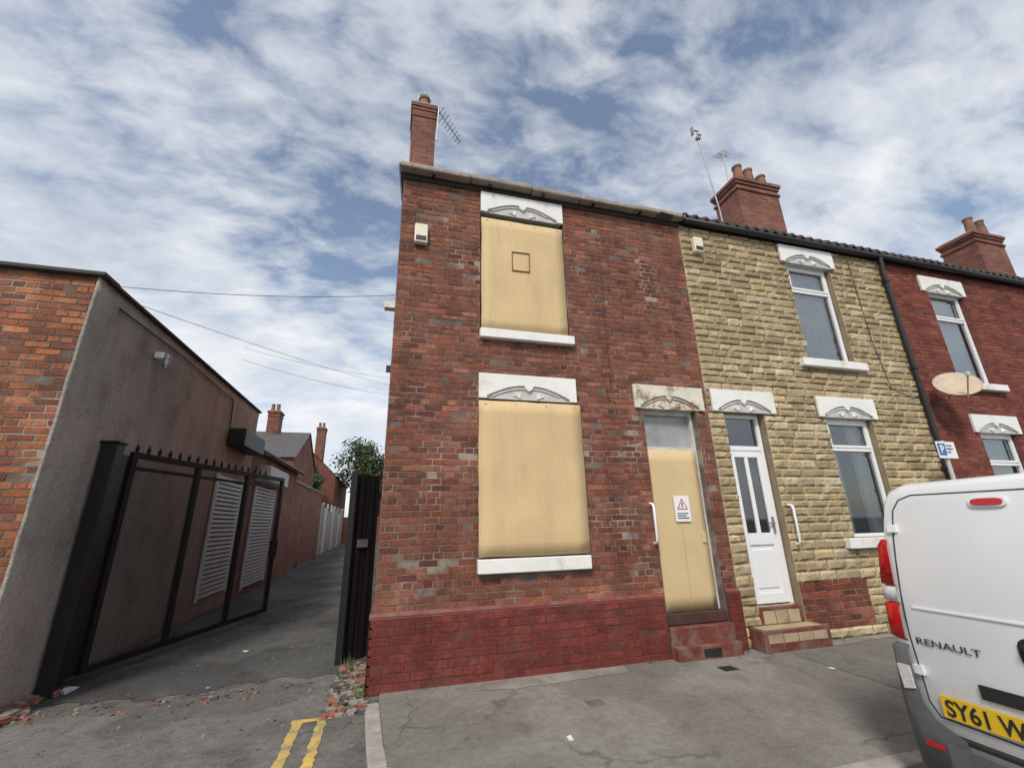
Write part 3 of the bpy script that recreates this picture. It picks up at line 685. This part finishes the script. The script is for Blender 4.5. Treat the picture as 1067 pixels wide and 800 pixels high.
bg_house(-5,2.5,60,70,6,8.6,[(-2,65,10)],'x')
# ---------------------------------------------------------------- gate
G=group('steel_gate')
A=Vector((-3.14,1.35,0));B=Vector((-2.08,4.78,0)); D=(B-A); Lg=D.length; D.normalize(); Nn=Vector((D.y,-D.x,0))
def gbox(nm,L,mat,parent,o=A):
    v=[];f=[]
    for (s0,s1,t0,t1,z0,z1) in L:
        n=len(v)
        for z in (z0,z1):
            for s,t in ((s0,t0),(s1,t0),(s1,t1),(s0,t1)):
                p=o+D*s+Nn*t; v.append((p.x,p.y,z))
        f+=[tuple(n+i for i in q) for q in BF]
    return mesh(nm,v,f,mat,parent)
zt=2.56;zb=.08
w=.07
fr=[(0,w,-.03,.03,zb,zt),(Lg-w,Lg,-.03,.03,zb,zt),(w,Lg-w,-.03,.03,zt-w,zt),(w,Lg-w,-.03,.03,zb,zb+w)]
for s in (Lg*.32,Lg*.66): fr.append((s,s+.07,-.032,.032,zb+w,zt-w))
fr.append((w,Lg-w,-.02,.02,zt-.22,zt-.18))
gbox('leaf_frame',fr,M_black,G)
sp=[];f=[]
n=17
for i in range(n):
    s=.06+(Lg*.8)*i/(n-1); p=A+D*s; k=len(sp); r=.018
    for (a,b) in ((-1,-1),(1,-1),(1,1),(-1,1)): q=p+D*r*a*.5+Nn*r*b*.5; sp.append((q.x,q.y,zt))
    for (a,b) in ((-1,-1),(1,-1),(1,1),(-1,1)): q=p+D*r*a+Nn*r*b; sp.append((q.x,q.y,zt+.05))
    sp.append((p.x,p.y,zt+.12))
    f+=[(k,k+1,k+5,k+4),(k+1,k+2,k+6,k+5),(k+2,k+3,k+7,k+6),(k+3,k,k+4,k+7),(k+4,k+5,k+8),(k+5,k+6,k+8),(k+6,k+7,k+8),(k+7,k+4,k+8)]
mesh('finials',sp,f,M_black,G)
def meshmat():
    m,nt,b=newmat('expanded_mesh'); out=nt.nodes['Material Output']
    g=N(nt,'ShaderNodeNewGeometry'); s=N(nt,'ShaderNodeSeparateXYZ'); nt.links.new(g.outputs['Position'],s.inputs[0])
    a=math_(nt,'ADD',s.outputs[1],s.outputs[2]); d2=math_(nt,'SUBTRACT',s.outputs[1],s.outputs[2])
    def line(v):
        fr=math_(nt,'FRACT',math_(nt,'MULTIPLY',v,26.)); return math_(nt,'LESS_THAN',fr,.22)
    fac=math_(nt,'MAXIMUM',line(a),line(d2))
    tr=N(nt,'ShaderNodeBsdfTransparent'); mx=N(nt,'ShaderNodeMixShader')
    b.inputs['Base Color'].default_value=(.045,.045,.047,1); b.inputs['Roughness'].default_value=.6
    nt.links.new(fac,mx.inputs[0]); nt.links.new(tr.outputs[0],mx.inputs[1]); nt.links.new(b.outputs[0],mx.inputs[2]); nt.links.new(mx.outputs[0],out.inputs['Surface']); return m
M_mesh=meshmat()
v=[]
for s,z in ((w,zb+w),(Lg-w,zb+w),(Lg-w,zt-w),(w,zt-w)): p=A+D*s; v.append((p.x,p.y,z))
mesh('mesh_infill',v,[(0,1,2,3)],M_mesh,G)
gbox('lock_box',[(Lg-.22,Lg-.05,.032,.09,1.05,1.35)],M_black,G)
boxes('gate_post',[(-3.27,-3.11,.95,1.11,-.1,2.60),(-3.29,-3.09,.93,1.13,2.60,2.63)],M_black,G,.006)
boxes('side_panel',[(-3.20,-3.14,1.13,1.33,.1,2.5)],M_black,G)
G2=group('steel_fence_panel')
A2=Vector((-.40,1.16,0)); B2v=Vector((-.07,1.42,0)); D=(B2v-A2); L2=D.length; D.normalize(); Nn=Vector((D.y,-D.x,0))
gbox('slats',[(i*L2/5+.006,(i+1)*L2/5-.012,-.02+(.012 if i%2 else 0),.02+(.012 if i%2 else 0),0,2.28) for i in range(5)],M_black,G2,A2)
gbox('rails',[(0,L2,-.05,-.02,.3,.36),(0,L2,-.05,-.02,2.0,2.06)],M_black,G2,A2)
gbox('latch',[(.10,.26,.034,.05,1.32,1.42)],M_metal,G2,A2)
boxes('return_panel',[(-.42,-.38,1.2+i*.16,1.34+i*.16,.02,2.25) for i in range(9)],M_black,G2)
boxes('return_post',[(-.44,-.36,1.12,1.19,-.1,2.32)],M_black,G2)
Cb=group('overhead_cable')
def wire(p,q,sag=.15,r=.006):
    p=Vector(p);q=Vector(q); tube('span',[p.lerp(q,i/16)-Vector((0,0,sag*4*(i/16)*(1-i/16))) for i in range(17)],r,M_blackp,Cb)
wire((-3.3,.45,4.43),(-.0,1.2,5.15),.08,.004)
wire((-3.3,1.0,4.46),(.3,14,7.5),.1,.004)
wire((-6,13,8.5),(2,16,8.6),.3,.006); wire((-6,13,8.0),(2,17,7.9),.3,.006)
M_bark=plain('bark',(.10,.075,.05),.9)
def leafmat():
    m,nt,b=newmat('leaves'); a=N(nt,'ShaderNodeAttribute',attribute_name='Col'); nt.links.new(a.outputs['Color'],b.inputs['Base Color']); b.inputs['Roughness'].default_value=.7; return m
M_leaf=leafmat()
def tree(x,y,h,cr,seed,nm='tree',n=6000,base=.4):
    rnd=random.Random(seed); g=group(nm)
    tube('trunk',[(x,y,-.1),(x+.1,y,h*.3),(x-.1,y+.1,h*.55),(x,y,h*.8)],.16,M_bark,g)
    blobs=[]
    for i in range(13):
        a=rnd.uniform(0,6.28); r=rnd.uniform(.2,1)*cr*.75; z=h*rnd.uniform(base+.1,.93); s=1-.5*max(0,(z/h-.6)/.4)
        c=Vector((x+r*math.cos(a)*s,y+r*math.sin(a)*s,z)); blobs.append((c,cr*rnd.uniform(.25,.45)))
        tube('limb_%d'%i,[(x,y,h*.35),tuple(Vector((x,y,h*.5)).lerp(c,.5)),tuple(c)],.045,M_bark,g)
    v=[];f=[];cols=[]
    for i in range(n):
        c,r=blobs[rnd.randrange(len(blobs))]
        d=Vector((rnd.gauss(0,1),rnd.gauss(0,1),rnd.gauss(0,1))).normalized()*r*rnd.uniform(.3,1.25)
        p=c+Vector((d.x,d.y,d.z*.8)); s=rnd.uniform(.08,.17)
        q=Vector((rnd.gauss(0,1),rnd.gauss(0,1),rnd.gauss(0,1))).normalized(); t=q.orthogonal().normalized(); u=q.cross(t)
        k=len(v); v+=[tuple(p-t*s),tuple(p+u*s*.6),tuple(p+t*s),tuple(p-u*s*.6)]; f.append((k,k+1,k+2,k+3))
        gg=rnd.uniform(.5,1.3); cols+=[(.07*gg,.10*gg,.035*gg)]*4
    mesh('foliage',v,f,M_leaf,g,cols)
tree(-3.6,44.5,10.6,3.6,1); tree(-1.2,47,10.2,3.4,2); tree(-7.2,37,7.0,2.2,3)
def rubble(nm,pts,mats,seed):
    rnd=random.Random(seed); g=group(nm)
    for mi,mat in enumerate(mats):
        v=[];f=[]
        for (x,y,s) in pts[mi::len(mats)]:
            a=rnd.uniform(0,3.14); ca,sa=math.cos(a),math.sin(a); sx,sy,sz=s*rnd.uniform(.7,1.4),s*rnd.uniform(.5,1),s*rnd.uniform(.3,.6); k=len(v)
            for bx in bv(-sx,sx,-sy,sy,0,sz*1.6):
                px,py,pz=bx[0]+rnd.uniform(-.3,.3)*sx,bx[1]+rnd.uniform(-.3,.3)*sy,bx[2]*rnd.uniform(.8,1.2)
                v.append((x+px*ca-py*sa,y+px*sa+py*ca,pz-.02))
            f+=[tuple(k+i for i in q) for q in BF]
        mesh('pieces_%d'%mi,v,f,mat,g)
M_rb=plain('broken_brick',(.28,.11,.07),.9,var=.4,scale=20); M_rc=plain('broken_concrete',(.30,.27,.23),.9,var=.4,scale=20); M_rw=plain('litter',(.7,.7,.72),.6)
rp=[(U(-.36,-.02),U(-.45,1.1),U(.010,.04)) for _ in range(230)]+[(U(-.25,.0),U(-.3,.4),U(.05,.07)) for _ in range(6)]
rubble('rubble_pile',rp,[M_rb,M_rc,M_patch,M_rc,M_alley],3)
rubble('rubble_pile',[(-3.28+abs(random.gauss(0,.10)),U(-.1,1.3),U(.02,.07)) for _ in range(50)],[M_rb,M_rc,M_rw],5)
rubble('road_grit',[(U(-3,-.1),U(-.6,4.5),U(.006,.014)) for _ in range(220)]+[(U(-3.2,-.4),.5+random.gauss(0,.12),U(.006,.02)) for _ in range(120)]+[(U(.3,3.4),-.10-abs(random.gauss(0,.05)),U(.006,.014)) for _ in range(130)]+[(U(.3,8),U(-2.3,-.1),U(.004,.009)) for _ in range(120)],[M_rc,M_rb,M_alley],8)
rubble('litter',[(1.55,-1.5,.03),(2.9,-1.15,.02),(-1.7,2.2,.03),(4.9,-.9,.025)],[M_rw],9)
rubble('fallen_leaves',[(U(-3.1,9),U(-2.3,2),.012) for _ in range(55)],[plain('dead_leaf',(.22,.13,.05),.9,bs=0)],12)
def weeds(nm,spots,seed):
    rnd=random.Random(seed); v=[];f=[];cols=[]
    for (x,y,s) in spots:
        for i in range(30):
            a=rnd.uniform(0,6.28); l=s*rnd.uniform(.5,1.2); w=.007; t=rnd.uniform(.3,1.1)
            p=Vector((x+rnd.gauss(0,.035),y+rnd.gauss(0,.035),-.02)); d=Vector((math.cos(a)*t,math.sin(a)*t,1)).normalized(); s2=Vector((-math.sin(a),math.cos(a),0))*w
            k=len(v); v+=[tuple(p-s2),tuple(p+s2),tuple(p+d*l)]; f.append((k,k+1,k+2)); g=rnd.uniform(.6,1.3); cols+=[(.08*g,.12*g,.035*g)]*3
    mesh(nm,v,f,M_leaf,None,cols)
weeds('weeds',[(-.12,.1,.14),(-.1,.5,.12),(-.08,-.05,.1),(-.25,1.0,.16),(-.3,.7,.1),(.6,-.09,.05),(2.2,-.09,.05),(3.15,-.09,.07),(4.5,-.1,.06),(6.1,-.1,.07),(7.2,-.1,.08),(-3.2,.9,.1),(-2.3,4.9,.12),(-3.2,2.8,.12),(-3.1,3.6,.14),(-3.6,13.3,.3),(-3.6,16,.3),(-3.5,20,.4)],4)
# ---------------------------------------------------------------- van
V=group('parked_van')
def vanpaint():
    m,nt,b=newmat('van_white')
    c=ramp(nt,noise(nt,2,5,.6),[(.3,(.70,.72,.73)),(.7,(.78,.79,.80))])
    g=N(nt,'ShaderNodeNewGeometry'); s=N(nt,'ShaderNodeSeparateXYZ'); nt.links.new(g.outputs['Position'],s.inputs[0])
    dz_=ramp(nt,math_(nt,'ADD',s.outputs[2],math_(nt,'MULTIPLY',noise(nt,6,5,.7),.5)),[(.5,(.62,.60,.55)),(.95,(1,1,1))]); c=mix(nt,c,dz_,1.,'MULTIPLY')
    nt.links.new(c,b.inputs['Base Color']); b.inputs['Roughness'].default_value=.3; b.inputs['Coat Weight'].default_value=.4; b.inputs['Coat Roughness'].default_value=.1; return m
M_van=vanpaint(); M_bump=plain('bumper_grey',(.11,.113,.118),.6,var=.2,scale=10,bs=.2); M_dglass=plain('dark_glass',(.01,.012,.014),.05,var=.1,bs=0)
M_rubber=plain('rubber',(.018,.018,.018),.8,var=.2,bs=0)
VX,VYc,VZ=3.39,-3.75,-.135
def lean(z):
    return .00 if z<1.05 else (z-1.05)**1.5*.22
def ring(s,hw,zb,zt,lk=0):
    H_=zt-zb
    pr=[(0,zb),(hw*.80,zb),(hw*.95,zb+.05),(hw*.985,zb+.16),(hw,zb+H_*.26),(hw*1.0,zb+H_*.42),(hw*.995,zb+H_*.56),(hw*.985,zb+H_*.70),(hw*.97,zb+H_*.83),(hw*.955,zb+H_*.92),(hw*.92,zb+H_*.965),(hw*.82,zb+H_*.99),(0,zt)]
    pts=[(s+lk*lean(z),y,z) for y,z in pr]+[(s+lk*lean(z),-y,z) for y,z in reversed(pr[1:-1])]
    return pts
secs=[(0.0,.93,.385,1.905,1),(.004,.938,.375,1.92,1),(.03,.95,.36,1.945,1),(.10,.955,.35,1.955,1),(.6,.955,.33,1.965,.4),(1.2,.955,.33,1.97,0),(2.2,.955,.33,1.97,0),(3.1,.955,.33,1.95,0),(3.35,.955,.33,1.88,0),(3.75,.94,.33,1.55,0),(4.05,.92,.32,1.22,0),(4.35,.89,.31,1.10,0),(4.6,.84,.32,.93,0),(4.74,.76,.36,.72,0),(4.78,.66,.42,.60,0)]
v=[];f=[];mi=[]
n=24
for s,hw,zb_,zt_,lk in secs: v+=ring(s,hw,zb_,zt_,lk)
for k in range(len(secs)-1):
    for i in range(n):
        a=k*n+i;b=k*n+(i+1)%n; f.append((a,a+n,b+n,b)); 
        cz=sum(v[j][2] for j in (a,b,a+n,b+n))/4
        g=0
        if k in(8,9) and (9<=i<=14): g=1
        if k in (12,13): g=2 if cz<.62 else 0
        mi.append(g)
for i in range(12):
    a=i;b=i+1;c=(n-i-1)%n;d=(n-i)%n
    if i==0: f.append((0,1,n-1)); 
    elif i==11: f.append((11,12,13))
    else: f.append((a,b,c,d))
    mi.append(0)
e=(len(secs)-1)*n
for i in range(12):
    a=e+i;b=e+i+1;c=e+(n-i-1)%n;d=e+(n-i)%n
    if i==0: f.append((e,e+n-1,e+1))
    elif i==11: f.append((e+11,e+13,e+12))
    else: f.append((d,c,b,a))
    mi.append(2)
v=[(VX+x,VYc+y,VZ+z) for x,y,z in v]
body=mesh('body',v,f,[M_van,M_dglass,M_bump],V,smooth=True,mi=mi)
bm_=body.modifiers.new('es','EDGE_SPLIT'); bm_.split_angle=math.radians(48)
def rx(z,off=0): return VX+lean(z-VZ)-off
def rearpatch(nm,pts,mat,off=.006,th=.006):
    k=len(pts); v=[(rx(z,off),y,z) for y,z in pts]+[(rx(z,off)+th,y,z) for y,z in pts]
    f=[tuple(range(k)),tuple(reversed(range(k,2*k)))]+[(i,(i+1)%k,(i+1)%k+k,i+k) for i in range(k)]
    return mesh(nm,v,f,mat,V)
yc=VYc
def rline(nm,pts,r,mat): 
    P=[]
    for (a,b) in zip(pts,pts[1:]):
        for t in range(6): y=a[0]+(b[0]-a[0])*t/6; z=a[1]+(b[1]-a[1])*t/6; P.append((rx(z,-.001),y,z))
    P.append((rx(pts[-1][1],-.001),*pts[-1])); return tube(nm,P,r,mat,V)
M_gap=plain('panel_gap',(.04,.04,.042),.8,bs=0)
rline('door_gap_left',[(yc+.80,1.69),(yc+.84,1.62),(yc+.852,1.45),(yc+.855,.85),(yc+.84,.50),(yc+.80,.43),(yc+.02,.41)],.005,M_gap)
rline('door_gap_top',[(yc+.80,1.69),(yc+.72,1.72),(yc-.72,1.72),(yc-.80,1.69)],.005,M_gap)
rline('door_gap_centre',[(yc,1.72),(yc,.42)],.005,M_gap)
rline('door_gap_right',[(yc-.80,1.69),(yc-.852,1.45),(yc-.855,.85),(yc-.80,.42)],.005,M_gap)
M_red=plain('lamp_red',(.45,.012,.012),.12,var=.15,scale=30,bs=0); M_clear=plain('lamp_clear',(.62,.60,.60),.12,var=.25,scale=60,bs=0)
M_redd=plain('lamp_dark_red',(.16,.006,.006),.15,var=.15,scale=30,bs=0)
CP=[(0,0),(.35,0),(.7,.002),(.9,.012),(1,.04),(1.0,.09),(.99,.15)]
for sgn,nm in ((1,'left'),(-1,'right')):
    Y=lambda t: yc+sgn*t
    def strip(nm2,rows,mat):
        v=[];f=[];K=len(CP)
        for z,w0,w1,o in rows:
            for fr_,xx in CP: v.append((rx(z)-o+xx,Y(w0+(w1-w0)*fr_),z))
        for j in range(len(rows)-1):
            for i in range(K-1): a=j*K+i; f.append((a,a+1,a+K+1,a+K))
        mesh('%s_%s'%(nm2,nm),v,f,mat,V,smooth=True)
    strip('tail_lamp_top',[(1.14,.868,.95,0),(1.15,.870,.972,.022),(1.39,.885,.965,.022),(1.43,.895,.95,0)],M_red)
    strip('tail_lamp_band',[(1.20,.871,.9745,.0245),(1.215,.871,.9745,.0245)],M_redd)
    strip('tail_lamp_mid',[(1.045,.866,.95,0),(1.052,.868,.970,.018),(1.132,.870,.970,.018),(1.14,.87,.95,0)],M_clear)
    strip('tail_lamp_low',[(.82,.868,.95,0),(.84,.872,.975,.022),(1.03,.868,.972,.022),(1.042,.867,.95,0)],M_red)
    strip('bumper_corner',[(.12,.60,.93,.0),(.14,.62,.97,.05),(.36,.66,.985,.055),(.42,.80,.985,.05),(.50,.85,.985,.045),(.78,.872,.98,.03),(.80,.872,.955,.0)],M_bump)
    rearpatch('reversing_lamp_'+nm,[(Y(.880),.68),(Y(.872),.56),(Y(.935),.545),(Y(.945),.68)],M_clear,.052,.02)
    rearpatch('reflector_'+nm,[(Y(.78),.30),(Y(.78),.275),(Y(.87),.275),(Y(.87),.30)],M_red,.075,.01)
boxes('bumper',[(VX-.055,VX+.12,yc-.80,yc+.80,.10,.345)],M_bump,V,.03)
boxes('bumper_step',[(VX-.045,VX+.05,yc-.80,yc+.80,.346,.36)],M_rubber,V)
rearpatch('number_plate',[(-2.985,.445),(-3.505,.445),(-3.505,.558),(-2.985,.558)],plain('plate_yellow',(.72,.46,.02),.4,var=.06,bs=0),.02,.012)
text('plate_text','SY61 WKA',.118,(VX-.0225,-3.005,.46),REARX,M_rubber,V,sx=.90,bold=.002)
text('badge_text','RENAULT',.054,(VX-.006,-2.925,.815),REARX,plain('badge',(.05,.05,.055),.4,metal=.3,bs=0),V,sx=1.42,bold=.0)
rearpatch('plate_lamp_bar',[(-3.20,.67),(-3.70,.67),(-3.70,.60),(-3.20,.60)],M_rubber,.014,.012)
def oval(nm,y0,z0,ry,rz,mat,off):
    return rearpatch(nm,[(y0-ry*math.copysign(abs(math.cos(a))**.6,math.cos(a)),z0+rz*math.copysign(abs(math.sin(a))**.6,math.sin(a))) for a in [i*math.pi/12 for i in range(24)]],mat,off,.02)
oval('handle_recess',-3.56,.88,.13,.085,M_rubber,.008)
boxes('door_handle',[(VX-.035,VX-.012,-3.66,-3.46,.89,.925)],M_blackp,V,.006)
oval('brake_lamp',-3.44,1.66,.075,.02,M_red,.022)
oval('brake_lamp_surround',-3.44,1.66,.09,.032,M_van,.014)
for z in (1.48,.64): rearpatch('hinge_%d'%int(z*10),[(yc+.875,z),(yc+.82,z),(yc+.82,z+.05),(yc+.875,z+.05)],M_van,.02,.02)
rearpatch('door_swage',[(yc+.80,1.02),(yc-.80,1.02),(yc-.80,1.03),(yc+.80,1.03)],M_van,.005,.010)
def wheel(nm,x,y,sgn):
    r=.33; v=[];f=[];n=28
    prof=[(0,.0),(.10,.0),(.17,.02),(.20,-.0),(.225,.0),(.24,.03),(.29,.035),(.325,.01),(r,-.05),(r,-.17),(.3,-.2),(0,-.2)]
    for (rr,d) in prof:
        for i in range(n): a=2*math.pi*i/n; v.append((x+rr*math.cos(a),y+sgn*d,VZ+r+rr*math.sin(a)))
    for k in range(len(prof)-1):
        for i in range(n): f.append((k*n+i,k*n+(i+1)%n,(k+1)*n+(i+1)%n,(k+1)*n+i))
    mi=[1 if k<5 else 0 for k in range(len(prof)-1) for i in range(n)]
    mesh(nm,v,f,[M_rubber,M_metal],V,smooth=False,mi=mi)
    av=[(x+.42*math.cos(math.pi*i/16),y-sgn*.003,VZ+r+.40*math.sin(math.pi*i/16)) for i in range(17)]+[(x-.42,y-sgn*.003,VZ+.2),(x+.42,y-sgn*.003,VZ+.2)]
    mesh(nm+'_arch',av,[tuple(range(len(av)))],M_rubber,V)
for i,xx in enumerate((VX+.95,VX+4.0)):
    wheel('wheel_l%d'%i,xx,yc+.965,1); wheel('wheel_r%d'%i,xx,yc-.965,-1)
for sgn,nm in ((1,'l'),(-1,'r')):
    y=yc+sgn*.955
    mesh('cab_window_'+nm,[(VX+2.75,y+sgn*.004,.98),(VX+3.78,y+sgn*.004,.98),(VX+3.42,y-sgn*.02,1.55),(VX+2.80,y-sgn*.02,1.6)],[(0,1,2,3)],M_dglass,V)
    boxes('mirror_'+nm,[(VX+3.45,VX+3.6,min(y+sgn*.03,y+sgn*.24),max(y+sgn*.03,y+sgn*.24),.98,1.28)],M_blackp,V,.03)
    boxes('side_moulding_'+nm,[(VX+.3,VX+.55,min(y,y+sgn*.022),max(y,y+sgn*.022),.42,.52),(VX+1.4,VX+3.5,min(y,y+sgn*.022),max(y,y+sgn*.022),.42,.52)],M_bump,V,.008)
# ---------------------------------------------------------------- camera
yaw,pitch,roll=[math.radians(a) for a in (15.59,17.83,-1.22)]
fv=Vector((math.sin(yaw)*math.cos(pitch),math.cos(yaw)*math.cos(pitch),math.sin(pitch)))
r0=Vector((math.cos(yaw),-math.sin(yaw),0));u0=r0.cross(fv)
rv=r0*math.cos(roll)+u0*math.sin(roll);uv=-r0*math.sin(roll)+u0*math.cos(roll)
cam=bpy.data.cameras.new('camera');co=bpy.data.objects.new('camera',cam);link(co)
cam.sensor_fit='HORIZONTAL';cam.sensor_width=36;cam.lens=36*447/1067;cam.clip_end=2000;cam.clip_start=.05
mw=Matrix.Identity(4)
for i in range(3): mw[i][0]=rv[i];mw[i][1]=uv[i];mw[i][2]=-fv[i]
mw.translation=Vector((.10,-5.25,1.6)); co.matrix_world=mw; sc.camera=co
# ---------------------------------------------------------------- light
sd=Vector((-.36,-.62,.78)).normalized()
sun=bpy.data.lights.new('sun','SUN'); sun.energy=2.9; sun.angle=math.radians(12); sun.color=(1,.94,.86)
so=bpy.data.objects.new('sun',sun); link(so); so.rotation_euler=sd.to_track_quat('Z','Y').to_euler()
w=bpy.data.worlds.new('World'); sc.world=w; w.use_nodes=True; nt=w.node_tree
for n_ in list(nt.nodes): nt.nodes.remove(n_)
out=N(nt,'ShaderNodeOutputWorld'); bg=N(nt,'ShaderNodeBackground'); nt.links.new(bg.outputs[0],out.inputs[0]); bg.inputs['Strength'].default_value=.1
sky=N(nt,'ShaderNodeTexSky'); sky.sky_type='NISHITA'; sky.sun_disc=False; sky.sun_elevation=math.asin(sd.z); sky.sun_rotation=math.atan2(sd.x,sd.y); sky.altitude=50
tc=N(nt,'ShaderNodeTexCoord'); s=N(nt,'ShaderNodeSeparateXYZ'); nt.links.new(tc.outputs['Generated'],s.inputs[0])
zz=math_(nt,'ADD',math_(nt,'MAXIMUM',s.outputs[2],0.),.30)
cx=math_(nt,'DIVIDE',s.outputs[0],zz); cy=math_(nt,'DIVIDE',s.outputs[1],zz)
cb=N(nt,'ShaderNodeCombineXYZ'); nt.links.new(cx,cb.inputs[0]); nt.links.new(cy,cb.inputs[1]); cb.inputs[2].default_value=3.7
mp=N(nt,'ShaderNodeMapping'); mp.inputs['Rotation'].default_value=(0,0,.6); mp.inputs['Scale'].default_value=(1.0,1.7,1); nt.links.new(cb.outputs[0],mp.inputs[0])
n1=noise(nt,1.7,5,.5,vec=cb.outputs[0],dist=.1); n2=noise(nt,7.5,5,.58,vec=mp.outputs[0],dist=.25); n3=noise(nt,.6,2,.5,vec=cb.outputs[0])
sm=math_(nt,'ADD',math_(nt,'ADD',math_(nt,'MULTIPLY',n1,.44),math_(nt,'MULTIPLY',n2,.36)),math_(nt,'MULTIPLY',n3,.34))
mask=ramp(nt,sm,[(.455,(.04,.04,.04)),(.55,(.6,.6,.6)),(.66,(1,1,1))])
cc=ramp(nt,noise(nt,2.4,5,.5,vec=cb.outputs[0],dist=.1),[(.3,(.66,.70,.77)),(.50,(.84,.87,.91)),(.68,(.98,.985,1.0))])
cs=mix(nt,cc,(10,10,10),1.,'MULTIPLY')
skyc=mix(nt,sky.outputs[0],(1.9,1.75,1.6),1.,'MULTIPLY')
fin=mix(nt,skyc,cs,mask); nt.links.new(fin,bg.inputs['Color'])
w.cycles.sampling_method='MANUAL'; w.cycles.sample_map_resolution=512
sc.view_settings.view_transform='Standard'; sc.view_settings.look='None'; sc.view_settings.exposure=0
